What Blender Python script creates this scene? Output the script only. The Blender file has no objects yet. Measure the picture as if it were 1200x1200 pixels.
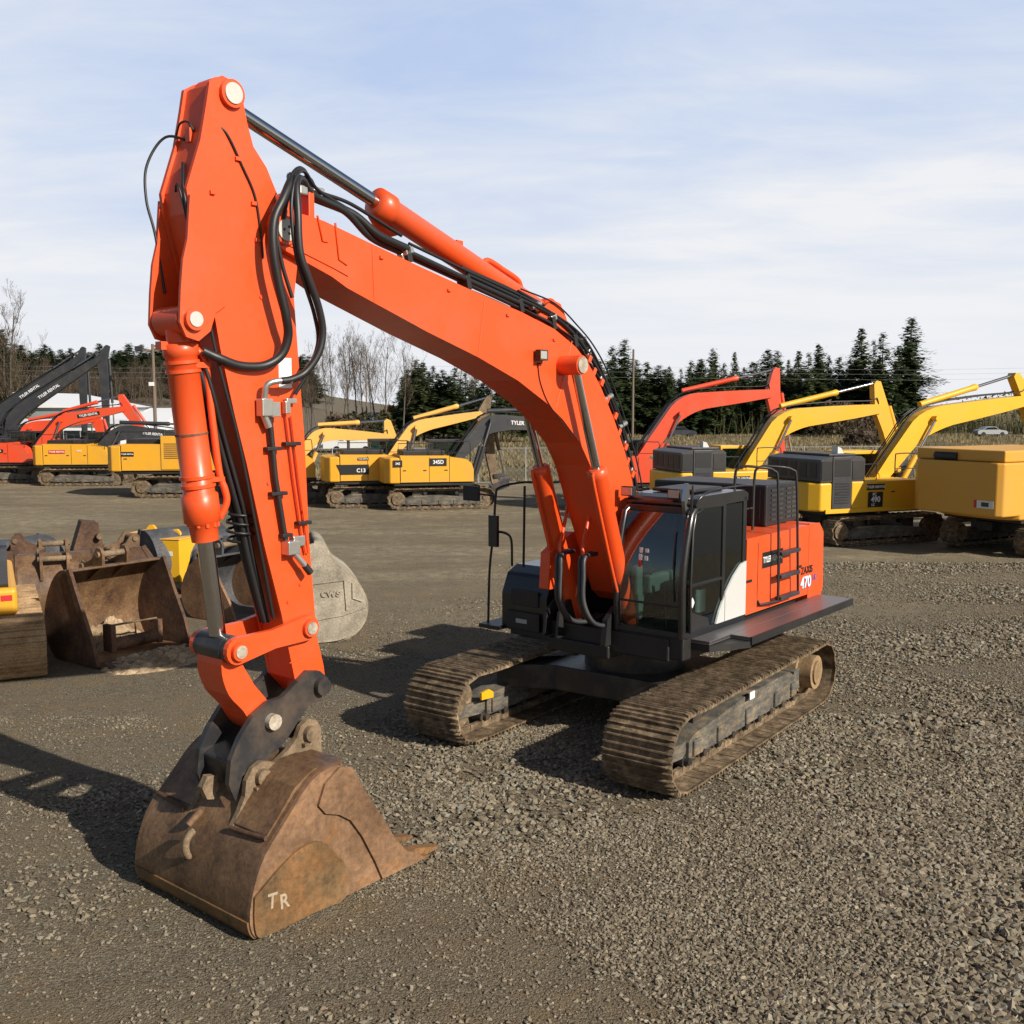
import bpy, math, random
import numpy as np
from mathutils import Vector, Matrix
random.seed(7); rng = np.random.default_rng(7)
R = math.radians
scene = bpy.context.scene
col = scene.collection

# ------------------------------------------------------------------ materials
def nt(name):
    m = bpy.data.materials.new(name); m.use_nodes = True
    n = m.node_tree.nodes; l = m.node_tree.links
    b = n['Principled BSDF']
    return m, n, l, b
def ramp(n, stops):
    r = n.new('ShaderNodeValToRGB'); e = r.color_ramp.elements
    e[0].position, e[0].color = stops[0][0], (*stops[0][1], 1)
    e[1].position, e[1].color = stops[-1][0], (*stops[-1][1], 1)
    for p, c in stops[1:-1]:
        x = e.new(p); x.color = (*c, 1)
    return r
def noise(n, l, scale, detail=5, rough=.6, coord='Object', sc=None):
    t = n.new('ShaderNodeTexCoord'); x = n.new('ShaderNodeTexNoise')
    x.inputs['Scale'].default_value = scale; x.inputs['Detail'].default_value = detail; x.inputs['Roughness'].default_value = rough
    src = t.outputs[coord]
    if sc:
        mp = n.new('ShaderNodeMapping'); mp.inputs['Scale'].default_value = sc; l.new(src, mp.inputs['Vector']); src = mp.outputs['Vector']
    l.new(src, x.inputs['Vector'])
    return x
def mixc(n, l, fac, a, b):
    m = n.new('ShaderNodeMix'); m.data_type = 'RGBA'
    for s, v in ((m.inputs[0], fac), (m.inputs[6], a), (m.inputs[7], b)):
        if isinstance(v, (int, float)): s.default_value = v
        elif isinstance(v, tuple): s.default_value = (*v, 1)
        else: l.new(v, s)
    return m.outputs[2]
def bump(n, l, b, h, strength=.2, dist=.01):
    u = n.new('ShaderNodeBump'); u.inputs['Strength'].default_value = strength; u.inputs['Distance'].default_value = dist
    l.new(h, u.inputs['Height']); l.new(u.outputs[0], b.inputs['Normal'])
def paint(name, c, dirt=(.2,.15,.1), amount=.35, rough=.35, coat=.3, scale=1.3, metal=0):
    m, n, l, b = nt(name)
    a = noise(n, l, scale, 8, .65); g = noise(n, l, scale*14, 4, .7)
    r = ramp(n, [(.44, (0,0,0)), (.75, (amount,)*3)]); l.new(a.outputs['Fac'], r.inputs[0])
    r2 = ramp(n, [(.58, (0,0,0)), (.72, (.6,)*3)]); l.new(g.outputs['Fac'], r2.inputs[0])
    mu = n.new('ShaderNodeMath'); mu.operation = 'MULTIPLY'; l.new(r.outputs[0], mu.inputs[0]); mu.inputs[1].default_value = 1
    ad = n.new('ShaderNodeMath'); ad.operation = 'MULTIPLY_ADD'; l.new(r2.outputs[0], ad.inputs[0]); l.new(r.outputs[0], ad.inputs[1]); l.new(mu.outputs[0], ad.inputs[2])
    v = mixc(n, l, a.outputs['Fac'], tuple(x*.86 for x in c), tuple(min(1, x*1.1) for x in c))
    o = mixc(n, l, ad.outputs[0], v, dirt)
    l.new(o, b.inputs['Base Color']); b.inputs['Metallic'].default_value = metal
    rr = n.new('ShaderNodeMapRange'); l.new(g.outputs['Fac'], rr.inputs[0]); rr.inputs[3].default_value = rough-.08; rr.inputs[4].default_value = rough+.2
    l.new(rr.outputs[0], b.inputs['Roughness']); b.inputs['Coat Weight'].default_value = coat; b.inputs['Coat Roughness'].default_value = .2
    bump(n, l, b, a.outputs['Fac'], .08, .02)
    return m
def rusty(name, cs, scale=3, rough=.8, bs=.4, spec=.3, sc=None):
    m, n, l, b = nt(name)
    a = noise(n, l, scale, 10, .7, sc=sc); g = noise(n, l, scale*9, 6, .7); q = noise(n, l, scale*.4, 4, .6)
    r = ramp(n, [(.3+.4*i/(len(cs)-1), c) for i, c in enumerate(cs)]); l.new(a.outputs['Fac'], r.inputs[0])
    r2 = ramp(n, [(.35, (.55,)*3), (.65, (1.15,)*3)]); l.new(g.outputs['Fac'], r2.inputs[0])
    mm = n.new('ShaderNodeMix'); mm.data_type = 'RGBA'; mm.blend_type = 'MULTIPLY'; mm.inputs[0].default_value = .8
    l.new(r.outputs[0], mm.inputs[6]); l.new(r2.outputs[0], mm.inputs[7])
    r3 = ramp(n, [(.4, (.75,)*3), (.6, (1.15,)*3)]); l.new(q.outputs['Fac'], r3.inputs[0])
    m3 = n.new('ShaderNodeMix'); m3.data_type = 'RGBA'; m3.blend_type = 'MULTIPLY'; m3.inputs[0].default_value = 1
    l.new(mm.outputs[2], m3.inputs[6]); l.new(r3.outputs[0], m3.inputs[7])
    l.new(m3.outputs[2], b.inputs['Base Color']); b.inputs['Roughness'].default_value = rough; b.inputs['Specular IOR Level'].default_value = spec
    bump(n, l, b, g.outputs['Fac'], bs, .01)
    return m
def plain(name, c, rough=.6, metal=0, var=.15, scale=20, spec=.5):
    m, n, l, b = nt(name)
    a = noise(n, l, scale, 5)
    o = mixc(n, l, a.outputs['Fac'], tuple(x*(1-var) for x in c), tuple(min(1, x*(1+var)) for x in c))
    l.new(o, b.inputs['Base Color']); b.inputs['Roughness'].default_value = rough; b.inputs['Metallic'].default_value = metal
    b.inputs['Specular IOR Level'].default_value = spec
    return m
M = {}
M['orange'] = paint('orange_paint', (.80,.080,.011), (.27,.10,.05), .5, .36, .15)
M['orange_far'] = paint('orange_paint_faded', (.70,.062,.014), (.25,.12,.07), .4, .45, .1)
M['yellow'] = paint('yellow_paint', (.72,.345,.016), (.3,.2,.08), .35, .45, .1)
M['bright_yellow'] = paint('bright_yellow_paint', (.74,.40,.010), (.4,.28,.1), .25, .42, .12)
M['ochre'] = paint('ochre_yellow_paint', (.64,.31,.03), (.35,.22,.08), .3, .45, .1)
M['cream_yellow'] = paint('faded_yellow_paint', (.78,.42,.08), (.35,.22,.1), .4, .5, .1)
M['grey_paint'] = paint('dark_grey_paint', (.026,.029,.034), (.09,.075,.06), .5, .45, .1)
M['black'] = paint('black_paint', (.007,.007,.008), (.03,.025,.02), .4, .3, .5)
M['black_dull'] = paint('dull_black_paint', (.010,.010,.011), (.045,.035,.026), .5, .5, .08)
M['dirty_black'] = paint('dirty_black_steel', (.020,.020,.022), (.13,.09,.06), .8, .42, .2, 2.2)
M['rubber'] = plain('hose_rubber', (.014,.014,.015), .45)
M['chrome'] = plain('chrome_rod', (.55,.55,.56), .12, 1, .05)
M['steel'] = plain('zinc_fitting', (.5,.49,.46), .35, .8)
M['pin'] = rusty('pin_steel', [(.2,.16,.12),(.42,.36,.28),(.55,.5,.42)], 12, .5)
M['white'] = plain('white_decal', (.75,.75,.74), .5, 0, .06)
M['pin_white'] = plain('pin_cap_white', (.50,.49,.45), .4, 0, .12)
M['chalk'] = plain('chalk_paint', (.36,.29,.20), .8, 0, .5, 40)
M['red'] = plain('red_decal', (.5,.02,.02), .5)
M['blue'] = plain('blue_decal', (.08,.1,.35), .5)
M['black_decal'] = plain('black_decal', (.01,.01,.01), .5)
M['lens'] = plain('lamp_lens', (.45,.45,.42), .15, .3, .2, 60)
M['rust'] = rusty('rusty_bucket', [(.065,.036,.022),(.15,.084,.045),(.215,.125,.064),(.27,.165,.088)], 2.4, .48, .5)
M['rust_side'] = rusty('brown_side_plate', [(.10,.058,.036),(.205,.115,.062),(.26,.15,.085),(.32,.15,.052)], 1.9, .6, .35)
M['rust_wear'] = rusty('rust_orange_plate', [(.09,.06,.034),(.175,.105,.05),(.25,.125,.05),(.16,.115,.065)], 2.2, .55, .35)
M['rust_dusty'] = rusty('dusty_bucket_steel', [(.12,.085,.052),(.22,.155,.095),(.29,.21,.13)], 3, .8, .3)
M['rust_dark'] = rusty('dark_rust', [(.05,.03,.022),(.12,.065,.04),(.2,.11,.06)], 2, .8, .4)
M['mud'] = rusty('muddy_steel', [(.045,.033,.021),(.17,.12,.072),(.38,.28,.175)], 7, .7, .6)
M['mud_light'] = rusty('dry_mud', [(.24,.15,.075),(.36,.24,.13),(.45,.31,.18)], 4, .95, .6)
M['frame_mud'] = rusty('muddy_track_frame', [(.05,.05,.052),(.13,.12,.10),(.30,.21,.12)], 3.5, .8, .5, sc=(1,1,3.5))
M['grey_bucket'] = rusty('grey_bucket_steel', [(.05,.052,.056),(.09,.09,.095),(.15,.14,.13)], 2.5, .6, .3)
M['pale_bucket'] = rusty('dusty_pale_steel', [(.24,.205,.155),(.38,.33,.25),(.46,.40,.31)], 3, .85, .3)
M['seat'] = plain('grey_seat', (.06,.06,.065), .8)
M['console'] = plain('pale_plastic', (.35,.38,.36), .6)
M['silver'] = plain('silver_panel', (.62,.62,.6), .35, .2, .05)
def glass():
    m, n, l, b = nt('tinted_glass'); n.remove(b)
    tr = n.new('ShaderNodeBsdfTransparent'); tr.inputs[0].default_value = (.42,.53,.50,1)
    gl = n.new('ShaderNodeBsdfGlossy'); gl.inputs['Roughness'].default_value = .02; gl.inputs[0].default_value = (.85,.92,.95,1)
    fr = n.new('ShaderNodeFresnel'); fr.inputs[0].default_value = 1.75; ad = n.new('ShaderNodeMath'); ad.operation = 'ADD'; ad.inputs[1].default_value = .04; l.new(fr.outputs[0], ad.inputs[0])
    mx = n.new('ShaderNodeMixShader'); l.new(ad.outputs[0], mx.inputs[0]); l.new(tr.outputs[0], mx.inputs[1]); l.new(gl.outputs[0], mx.inputs[2]); l.new(mx.outputs[0], n['Material Output'].inputs[0])
    return m
M['glass'] = glass()
M['dark_glass'] = plain('dark_glass', (.012,.015,.016), .06)

# ------------------------------------------------------------------ mesh builder
class MB:
    def __init__(s): s.v = []; s.f = []; s.smooth = []
    def add(s, vs, fs, sm=False):
        o = len(s.v); s.v += [tuple(v) for v in vs]; s.f += [tuple(i+o for i in f) for f in fs]; s.smooth += [sm]*len(fs); return s
    def box(s, c, d, rot=None):
        hx, hy, hz = d[0]/2, d[1]/2, d[2]/2
        vs = [Vector((x, y, z)) for x in (-hx, hx) for y in (-hy, hy) for z in (-hz, hz)]
        if rot is not None: vs = [rot @ v for v in vs]
        vs = [v + Vector(c) for v in vs]
        return s.add(vs, [(0,1,3,2),(4,6,7,5),(0,4,5,1),(2,3,7,6),(0,2,6,4),(1,5,7,3)])
    def bb(s, x0, x1, y0, y1, z0, z1):
        return s.box(((x0+x1)/2, (y0+y1)/2, (z0+z1)/2), (x1-x0, y1-y0, z1-z0))
    def prism(s, pts, y0, y1, sm=False):            # polygon in XZ extruded along Y
        n = len(pts)
        vs = [(x, y0, z) for x, z in pts] + [(x, y1, z) for x, z in pts]
        s.add(vs, [tuple(range(n)), tuple(range(2*n-1, n-1, -1))])
        s.add(vs, [(i, i+n, (i+1) % n + n, (i+1) % n) for i in range(n)], sm); return s
    def prism_z(s, pts, z0, z1):
        n = len(pts)
        vs = [(x, y, z0) for x, y in pts] + [(x, y, z1) for x, y in pts]
        return s.add(vs, [tuple(range(n-1, -1, -1)), tuple(range(n, 2*n))] + [(i, (i+1) % n, (i+1) % n + n, i+n) for i in range(n)])
    def tube(s, pts, r, n=10, cap=True):
        pts = [Vector(p) for p in pts]; rs = r if isinstance(r, (list, tuple)) else [r]*len(pts)
        up = None; rings = []
        for i, p in enumerate(pts):
            a = pts[max(0, i-1)]; b = pts[min(len(pts)-1, i+1)]; t = (b-a)
            t = t.normalized() if t.length > 1e-9 else Vector((0,0,1))
            if up is None:
                up = Vector((0,0,1)) if abs(t.z) < .9 else Vector((1,0,0))
            u = (up - t*up.dot(t)).normalized(); w = t.cross(u); up = u
            rings.append([p + (u*math.cos(2*math.pi*k/n) + w*math.sin(2*math.pi*k/n))*rs[i] for k in range(n)])
        vs = [v for r_ in rings for v in r_]; fs = []
        for i in range(len(pts)-1):
            for k in range(n):
                fs.append((i*n+k, i*n+(k+1) % n, (i+1)*n+(k+1) % n, (i+1)*n+k))
        s.add(vs, fs, True)
        if cap:
            s.add(rings[0], [tuple(range(n-1, -1, -1))]); s.add(rings[-1], [tuple(range(n))])
        return s
    def cyl(s, p0, p1, r, n=20): return s.tube([p0, p1], r, n)
    def ycyl(s, x, z, y0, y1, r, n=24): return s.tube([(x, y0, z), (x, y1, z)], r, n)
    def grid(s, rows, sm=True, flip=False):
        n = len(rows[0]); vs = [v for r_ in rows for v in r_]; fs = []
        for i in range(len(rows)-1):
            for k in range(n-1):
                q = (i*n+k, i*n+k+1, (i+1)*n+k+1, (i+1)*n+k); fs.append(q[::-1] if flip else q)
        return s.add(vs, fs, sm)
    def xf(s, fn): s.v = [fn(v) for v in s.v]; return s
    def mesh(s, name, mat):
        me = bpy.data.meshes.new(name); me.from_pydata(s.v, [], s.f); me.update()
        me.polygons.foreach_set('use_smooth', s.smooth); me.materials.append(mat); return me
    def build(s, name, mat, parent=None, bevel=0, seg=2):
        o = bpy.data.objects.new(name, s.mesh(name, mat)); col.objects.link(o)
        if parent is not None: o.parent = parent
        if bevel:
            b = o.modifiers.new('bevel', 'BEVEL'); b.width = bevel; b.segments = seg; b.limit_method = 'ANGLE'; b.angle_limit = R(35)
            b.harden_normals = False
        return o
def tag(o, label=None, cat=None, group=None, kind=None):
    if label: o['label'] = label
    if cat: o['category'] = cat
    if group: o['group'] = group
    if kind: o['kind'] = kind
    return o
def empty(name, loc=(0,0,0), rz=0):
    o = bpy.data.objects.new(name, None); col.objects.link(o); o.location = loc; o.rotation_euler = (0, 0, rz); o.empty_display_size = .3
    return o
def spline(pts, n=8):
    P = [Vector(p) for p in pts]; P = [P[0]*2-P[1]] + P + [P[-1]*2-P[-2]]; out = []
    for i in range(1, len(P)-2):
        for k in range(n):
            t = k/n; a, b, c, d = P[i-1], P[i], P[i+1], P[i+2]
            out.append(.5*((2*b)+(c-a)*t+(2*a-5*b+4*c-d)*t*t+(3*b-a-3*c+d)*t**3))
    out.append(P[-2]); return out
def text(name, s, size, mat, parent, loc, xdir, zdir, depth=.004, sx=1):
    cu = bpy.data.curves.new(name, 'FONT'); cu.body = s; cu.size = size; cu.extrude = depth; cu.align_x = 'CENTER'; cu.align_y = 'CENTER'; cu.offset = size*.02
    t = bpy.data.objects.new(name, cu); col.objects.link(t)
    dg = bpy.context.evaluated_depsgraph_get(); me = bpy.data.meshes.new_from_object(t.evaluated_get(dg)); bpy.data.objects.remove(t)
    X = Vector(xdir).normalized(); Z = Vector(zdir).normalized(); N = X.cross(Z)
    mt = Matrix((X, Z, N)).transposed().to_4x4(); mt.translation = Vector(loc); me.transform(mt @ Matrix.Diagonal((sx, 1, 1, 1)))
    me.materials.clear(); me.materials.append(mat)
    o = bpy.data.objects.new(name, me); col.objects.link(o); o.parent = parent; return o

# ------------------------------------------------------------------ track chain
def track_path(L, z1, zt, sag=.0):
    """closed loop (x,z) of the outer shoe line; L = half length, zt = top height"""
    rf = zt/2; pts = []
    for k in range(13):
        a = math.pi/2 - math.pi*k/12; pts.append((L-rf+rf*math.cos(a), rf+rf*math.sin(a)))
    pts += [(L-rf-(2*L-2*rf)*t, 0) for t in (.25,.5,.75)]
    for k in range(13):
        a = -math.pi/2 - math.pi*k/12; pts.append((-L+rf+rf*math.cos(a), rf+rf*math.sin(a)*1.0))
    for t in (.15,.3,.45,.6,.75,.9):
        pts.append((-L+rf+(2*L-2*rf)*t, zt - sag*math.sin(math.pi*t*3)**2*.6))
    return pts
def resample(pts, n):
    P = pts+[pts[0]]; d = [0]
    for a, b in zip(P, P[1:]): d.append(d[-1]+math.dist(a, b))
    out = []; j = 0
    for i in range(n):
        s = d[-1]*i/n
        while d[j+1] < s: j += 1
        t = (s-d[j])/(d[j+1]-d[j]); a, b = P[j], P[j+1]
        out.append((a[0]+(b[0]-a[0])*t, a[1]+(b[1]-a[1])*t))
    return out, d[-1]
def track(L, zt, y0, y1, nshoe, fine=True, g=.040):
    """track chain between y0 and y1: shoes with grouser bars, one mesh"""
    base = track_path(L-.03, 0, zt-.03, .03); P, per = resample(base, nshoe); mb = MB(); pitch = per/nshoe
    zc = zt/2
    for i in range(nshoe):
        a, b = P[i], P[(i+1) % nshoe]; cx, cz = (a[0]+b[0])/2, (a[1]+b[1])/2+.03
        tx, tz = b[0]-a[0], b[1]-a[1]; q = math.hypot(tx, tz); tx /= q; tz /= q
        nx, nz = -tz, tx                       # loop is clockwise: outward normal
        if (cx*0+nz*(cz-zc)+nx*(cx/L)) < 0: nx, nz = -nx, -nz
        w = pitch*.53
        if fine: prof = [(-w,-.022),(w,-.022),(w,.0),(w*.86,.004),(w*.80,g),(w*.68,g),(w*.6,.004),(w*.12,.004),(w*.07,g*.85),(-w*.07,g*.85),(-w*.12,.004),(-w*.6,.004),(-w*.68,g),(-w*.80,g),(-w*.86,.004),(-w,.0)]
        else: prof = [(-w,-.02),(w,-.02),(w,0),(w*.75,g),(w*.45,0),(-w*.45,0),(-w*.75,g),(-w,0)]
        j = random.uniform(-.006,.006)
        pts = [(cx+u*tx+v*nx, cz+u*tz+v*nz) for u, v in prof]
        if fine:                                # rounded clipped shoe ends
            n = len(pts); ins = [(cx+u*tx*.9+(v-.012)*nx, cz+u*tz*.9+(v-.012)*nz) for u, v in prof]
            rows = [(ins, y0+j), (pts, y0+.05+j), (pts, y1-.05+j), (ins, y1+j)]
            vs = [(x, y, z) for r_, y in rows for x, z in r_]; fs = []
            for k in range(3):
                fs += [(k*n+m, (k+1)*n+m, (k+1)*n+(m+1) % n, k*n+(m+1) % n) for m in range(n)]
            fs += [tuple(range(n)), tuple(range(4*n-1, 3*n-1, -1))]
            mb.add(vs, fs)
        else: mb.prism(pts, y0, y1)
    # chain links inside
    for i in range(nshoe):
        a, b = P[i], P[(i+1) % nshoe]; cx, cz = (a[0]+b[0])/2, (a[1]+b[1])/2+.03
        tx, tz = b[0]-a[0], b[1]-a[1]; q = math.hypot(tx, tz); tx /= q; tz /= q
        nx, nz = -tz, tx
        if (nz*(cz-zc)+nx*(cx/L)) < 0: nx, nz = -nx, -nz
        ym = (y0+y1)/2
        for s_ in (-1, 1):
            y = ym+s_*.11
            pts = [(cx+u*tx*pitch*.5+v*nx, cz+u*tz*pitch*.5+v*nz) for u, v in ((-1,-.025),(1,-.025),(.9,-.12),(-.9,-.12))]
            mb.prism(pts, y-.03, y+.03)
    return mb
def undercarriage(root, L, zt, gauge, shoe, mats, nshoe=48, fine=True, fn=None, scale=1):
    """two tracks (> frame, idler, sprocket, rollers) and a centre frame under root"""
    fn = fn or (lambda v: v); tm, fm, dm = mats
    for s in (1, -1):
        ya, yb = s*gauge/2-shoe/2, s*gauge/2+shoe/2
        t = track(L, zt, ya, yb, nshoe, fine).xf(fn).build('track', tm, root)
        yc = s*gauge/2; r = zt/2-.13
        f = MB(); h = zt*.30
        x0, x1 = -L*.66, L*.62
        f.prism([(x0, .22), (x1, .22), (x1, .22+h*.75), (x1-.12, .22+h), (0, .30+h*1.15), (x0+.3, .30+h*1.15), (x0, .2+h)], yc-.17, yc+.17)
        f.prism([(x1, .25), (L*.84, .3), (L*.84, .46), (x1, .22+h*.8)], yc-.13, yc+.13)
        f.prism([(x0, .25), (-L*.9, .3), (-L*.9, .3+h), (x0, .28+h)], yc-.15, yc+.13)
        for x in (x0+.15, x0+.8, -.05, x1-.9, x1-.2): f.bb(x-.1, x+.1, yc-.2, yc+.205, .24, .24+h*.7)
        f.xf(fn).build('track_frame', fm, t, .015)
        i = MB(); xi = L-zt/2; i.ycyl(xi, zt/2, yc-.09, yc+.09, r, 28); i.ycyl(xi, zt/2, yc-.16, yc+.16, .12, 16); i.xf(fn).build('idler', tm, t, .01)
        k = MB(); xs = -L+zt/2; k.ycyl(xs, zt/2, yc-.12, yc+.1, r*.98, 22); k.ycyl(xs, zt/2, yc-.2, yc+.30*shoe/.9, r*.72, 28); k.ycyl(xs, zt/2, yc, yc+.33*shoe/.9, r*.5, 20)
        k.xf(fn).build('sprocket', M['mud_light'] if fine else tm, t, .01)
        nr = 9 if fine else 7
        for q in range(nr):
            x = -L*.62+(L*1.24)*q/(nr-1); w = MB(); w.ycyl(x, .2, yc-.13, yc+.13, .10, 14); w.ycyl(x, .2, yc-.19, yc+.19, .05, 10)
            w.xf(fn).build('roller', dm, t)
        for x in (-L*.3, L*.28):
            w = MB(); w.ycyl(x, zt-.22, yc-.1, yc+.1, .08, 12); w.xf(fn).build('carrier_roller', dm, t)
    c = MB(); g = gauge/2
    c.prism_z([(-.9,-.8),(-1.3,-g),(-.8,-g),(-.2,-.9),(.2,-.9),(.8,-g),(1.3,-g),(.9,-.8),(.9,.8),(1.3,g),(.8,g),(.2,.9),(-.2,.9),(-.8,g),(-1.3,g),(-.9,.8)], .5, zt-.12)
    c.tube([(0,0,zt-.13),(0,0,zt+.2)], .75, 28)
    c.xf(fn).build('centre_frame', dm, root, .02)

def offset_prof(pf, t):
    out = []
    for i in range(len(pf)):
        a = pf[max(0,i-1)]; b_ = pf[min(len(pf)-1,i+1)]; tx, tz = b_[0]-a[0], b_[1]-a[1]; q = math.hypot(tx,tz)
        out.append((pf[i][0]+tz/q*t, pf[i][1]-tx/q*t))
    return out
def fine_prof(pf, n=4): return [(v.x, v.z) for v in spline([(x,0,z) for x, z in pf], n)]
# ================================================================== MAIN EXCAVATOR
TH = R(270-39.24)
ex = empty('excavator', (1.555, 14.546, 0), TH)
tag(ex, 'large clean orange excavator in the foreground with a rusty bucket resting on the gravel', 'excavator')
ca, sa = math.cos(R(3.03)), math.sin(R(3.03))
def fn(v): return (v[0]*ca-v[1]*sa-.42, v[0]*sa+v[1]*ca, v[2])
undercarriage(ex, 2.83, .98, 3.17, .93, (M['mud'], M['frame_mud'], M['dirty_black']), 50, True, fn)

# --- upper structure
p = MB()
p.bb(-3.3, .85, -1.35, 1.3, 1.30, 1.60); p.bb(-.9, .82, .42, 1.5, 1.33, 1.62); p.bb(-3.4, .9, -.62, .40, 1.2, 1.38)
p.build('platform', M['black_dull'], ex, .02)
p = MB()   # cab-side hood + counterweight
p.prism([(-.92,1.66),(-3.05,1.66),(-3.05,2.76),(-.92,2.75)], .4, 1.5)
p.build('side_door_panel', M['orange'], ex, .07, 4)
p = MB(); p.prism([(-3.06,1.5),(-3.5,1.45),(-3.66,1.7),(-3.62,2.6),(-3.45,2.76),(-3.06,2.78)], -1.48, 1.5)
p.build('counterweight', M['orange'], ex, .09, 5)
p = MB(); p.bb(-3.05, -.92, -1.48, .4, 1.62, 2.70); p.build('engine_hood', M['orange'], ex, .05, 3)
p = MB()
for x in (-1.28, -2.02): p.bb(x-.006, x+.006, 1.495, 1.503, 1.72, 2.66)
p.build('panel_seam', M['black_decal'], ex)
# exhaust / intake cowl on the hood
cw = MB(); cw.bb(-3.5, -2.35, -.9, 1.1, 2.75, 3.40); cw = cw.build('engine_cowl', M['black_dull'], ex, .03)
for x in (-2.6, -2.85, -3.15, -3.35):
    lv = MB()
    for k in range(7): lv.bb(x-.085, x+.085, 1.1, 1.112, 2.84+k*.075, 2.875+k*.075)
    lv.build('louvre', M['grey_paint'], cw)

fr = MB(); fr.bb(-2.36, -2.335, -.8, 1.0, 2.82, 3.33); fr.build('intake_screen', M['black_decal'], cw)
p = MB(); p.bb(-2.2, -1.2, -1.2, .4, 2.70, 2.95); p.build('hood_cover', M['black_dull'], ex, .03)
# catwalk
def prism_walk(x0, x1, y0, y1): return MB().prism_z([(x0,y0),(x1,y0),(x1,y1),(x0,y1)], 1.55, 1.60)
def grip(name, base):
    m, n, l, b = nt(name)
    t = n.new('ShaderNodeTexCoord'); v = n.new('ShaderNodeTexVoronoi'); v.inputs['Scale'].default_value = 26; v.inputs['Randomness'].default_value = 0
    l.new(t.outputs['Object'], v.inputs['Vector'])
    r = ramp(n, [(.25, tuple(x*.35 for x in base)), (.45, base)]); l.new(v.outputs['Distance'], r.inputs[0]); l.new(r.outputs[0], b.inputs['Base Color'])
    b.inputs['Roughness'].default_value = .35; b.inputs['Metallic'].default_value = .5; bump(n, l, b, v.outputs['Distance'], .6, .01); return m
M['grip'] = grip('walkway_grating', (.16,.15,.15))
cwk = prism_walk(-3.45, .62, 1.5, 1.77).build('catwalk', M['grip'], ex, .004)
prism_walk(-3.45, .05, 1.775, 2.06).build('outer_board', M['grip'], cwk, .004)
MB().bb(-3.45, .05, 2.062, 2.085, 1.50, 1.605).build('edge_strip', M['black_dull'], cwk)
MB().prism_z([(.62,1.5),(.62,1.77),(.05,2.06),(.02,2.06),(.02,1.5)], 1.46, 1.545).build('bracket', M['black_dull'], cwk)
# --- cab
cab = empty('cab', (0,0,0)); cab.parent = ex
fx_, rx_ = .80, -.90; yl, yr = 1.50, .44; z0, zr = 1.62, 3.42
# front outline curves: lower part bulges, roof front leans back
def front(y, z):
    t = (z-z0)/(zr-z0)
    return fx_ - .26*max(0, t-.35)**1.6/.5 + .02*math.sin(t*3)
pl = MB()
pl.tube([(front(0,z), yl-.03, z) for z in np.linspace(z0, 3.2, 9)] + [(.40, yl-.06, 3.34), (.2, yl-.08, 3.39)], .05, 10)
pl.tube([(front(0,z), yr+.03, z) for z in np.linspace(z0, 3.2, 9)] + [(.40, yr+.06, 3.34), (.2, yr+.08, 3.39)], .045, 10)
for y in (yl-.035, yr+.035):
    pl.bb(rx_, rx_+.1, y-.035, y+.035, z0, 3.36)
    pl.bb(rx_, fx_-.03, y-.037, y+.037, z0-.02, z0+.07)
pl.bb(-.28, -.20, yl-.07, yl+.004, z0+.07, 3.30)     # door rear post
pl.bb(rx_, rx_+.06, yr, yl, z0, 2.3)
pl.bb(-.2, .68, yl-.045, yl+.003, 2.27, 2.31)           # mid rail of the door
pl.tube([(.66,yl+.01,1.68),(.68,yl+.012,2.3),(.60,yl-.01,3.0),(.5,yl-.03,3.22),(.3,yl-.03,3.28),(-.2,yl-.02,3.28)], .022, 8)
pl.bb(fx_-.02, fx_+.03, yr+.05, yl-.05, z0-.0, z0+.07)
pl.bb(fx_-.0, fx_+.03, yr+.05, yl-.05, 2.02, 2.05)
pl.bb(.48, .58, yr+.05, yl-.05, 3.2, 3.3)
pl.build('cab_frame', M['black'], cab, .01)
rf = MB(); rf.prism([(.50,3.28),(.55,3.33),(.50,3.40),(.35,3.44),(-.8,3.45),(-.93,3.40),(-.93,3.3)], yr+.0, yl-.0); rf.build('roof', M['black'], cab, .04, 4)
MB().bb(-.65, .15, yr+.15, yl-.25, 3.452, 3.50).build('roof_hatch', M['black_dull'], cab, .02)
MB().bb(rx_+.1, fx_, yr+.03, yl-.05, z0-.02, z0+.03).build('cab_floor', M['black_dull'], cab)
g = MB(); zz = np.linspace(z0+.07, 2.02, 5); g.grid([[(front(0,z)+.0, y, z) for y in np.linspace(yr+.05, yl-.05, 3)] for z in zz]); g.build('lower_windscreen', M['glass'], cab)
g = MB(); zz = np.linspace(2.05, 3.22, 9); g.grid([[(front(0,z)+.0, y, z) for y in np.linspace(yr+.05, yl-.05, 3)] for z in zz]); g.build('windscreen', M['glass'], cab)
def pane(pts, y, name): MB().prism(pts, y-.006, y+.006).build(name, M['glass'], cab)
pane([(-.2,2.31),(.66,2.31),(.6,3.0),(.5,3.2),(.3,3.28),(-.2,3.28)], yl-.02, 'door_window')
pane([(-.2,z0+.07),(.68,z0+.07),(.69,2.27),(-.2,2.27)], yl-.02, 'door_lower_window')
pane([(rx_+.1,2.1),(-.28,2.1),(-.28,3.28),(rx_+.1,3.28)], yl-.02, 'rear_side_window')
pane([(rx_+.1,z0+.05),(fx_-.05,z0+.05),(.6,3.1),(rx_+.1,3.28)], yr+.02, 'right_window')
g = MB(); g.bb(rx_+.02, rx_+.032, yr+.07, yl-.07, 2.3, 3.3); g.build('rear_window', M['glass'], cab)
MB().prism([(rx_+.1,z0+.07),(-.02,z0+.07),(-.1,1.85),(-.28,2.08),(-.5,2.28),(-.72,2.42),(rx_+.02,2.45),(rx_+.02,z0+.07)], yl-.005, yl+.02).build('swoosh_panel', M['silver'], cab, .008)
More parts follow.
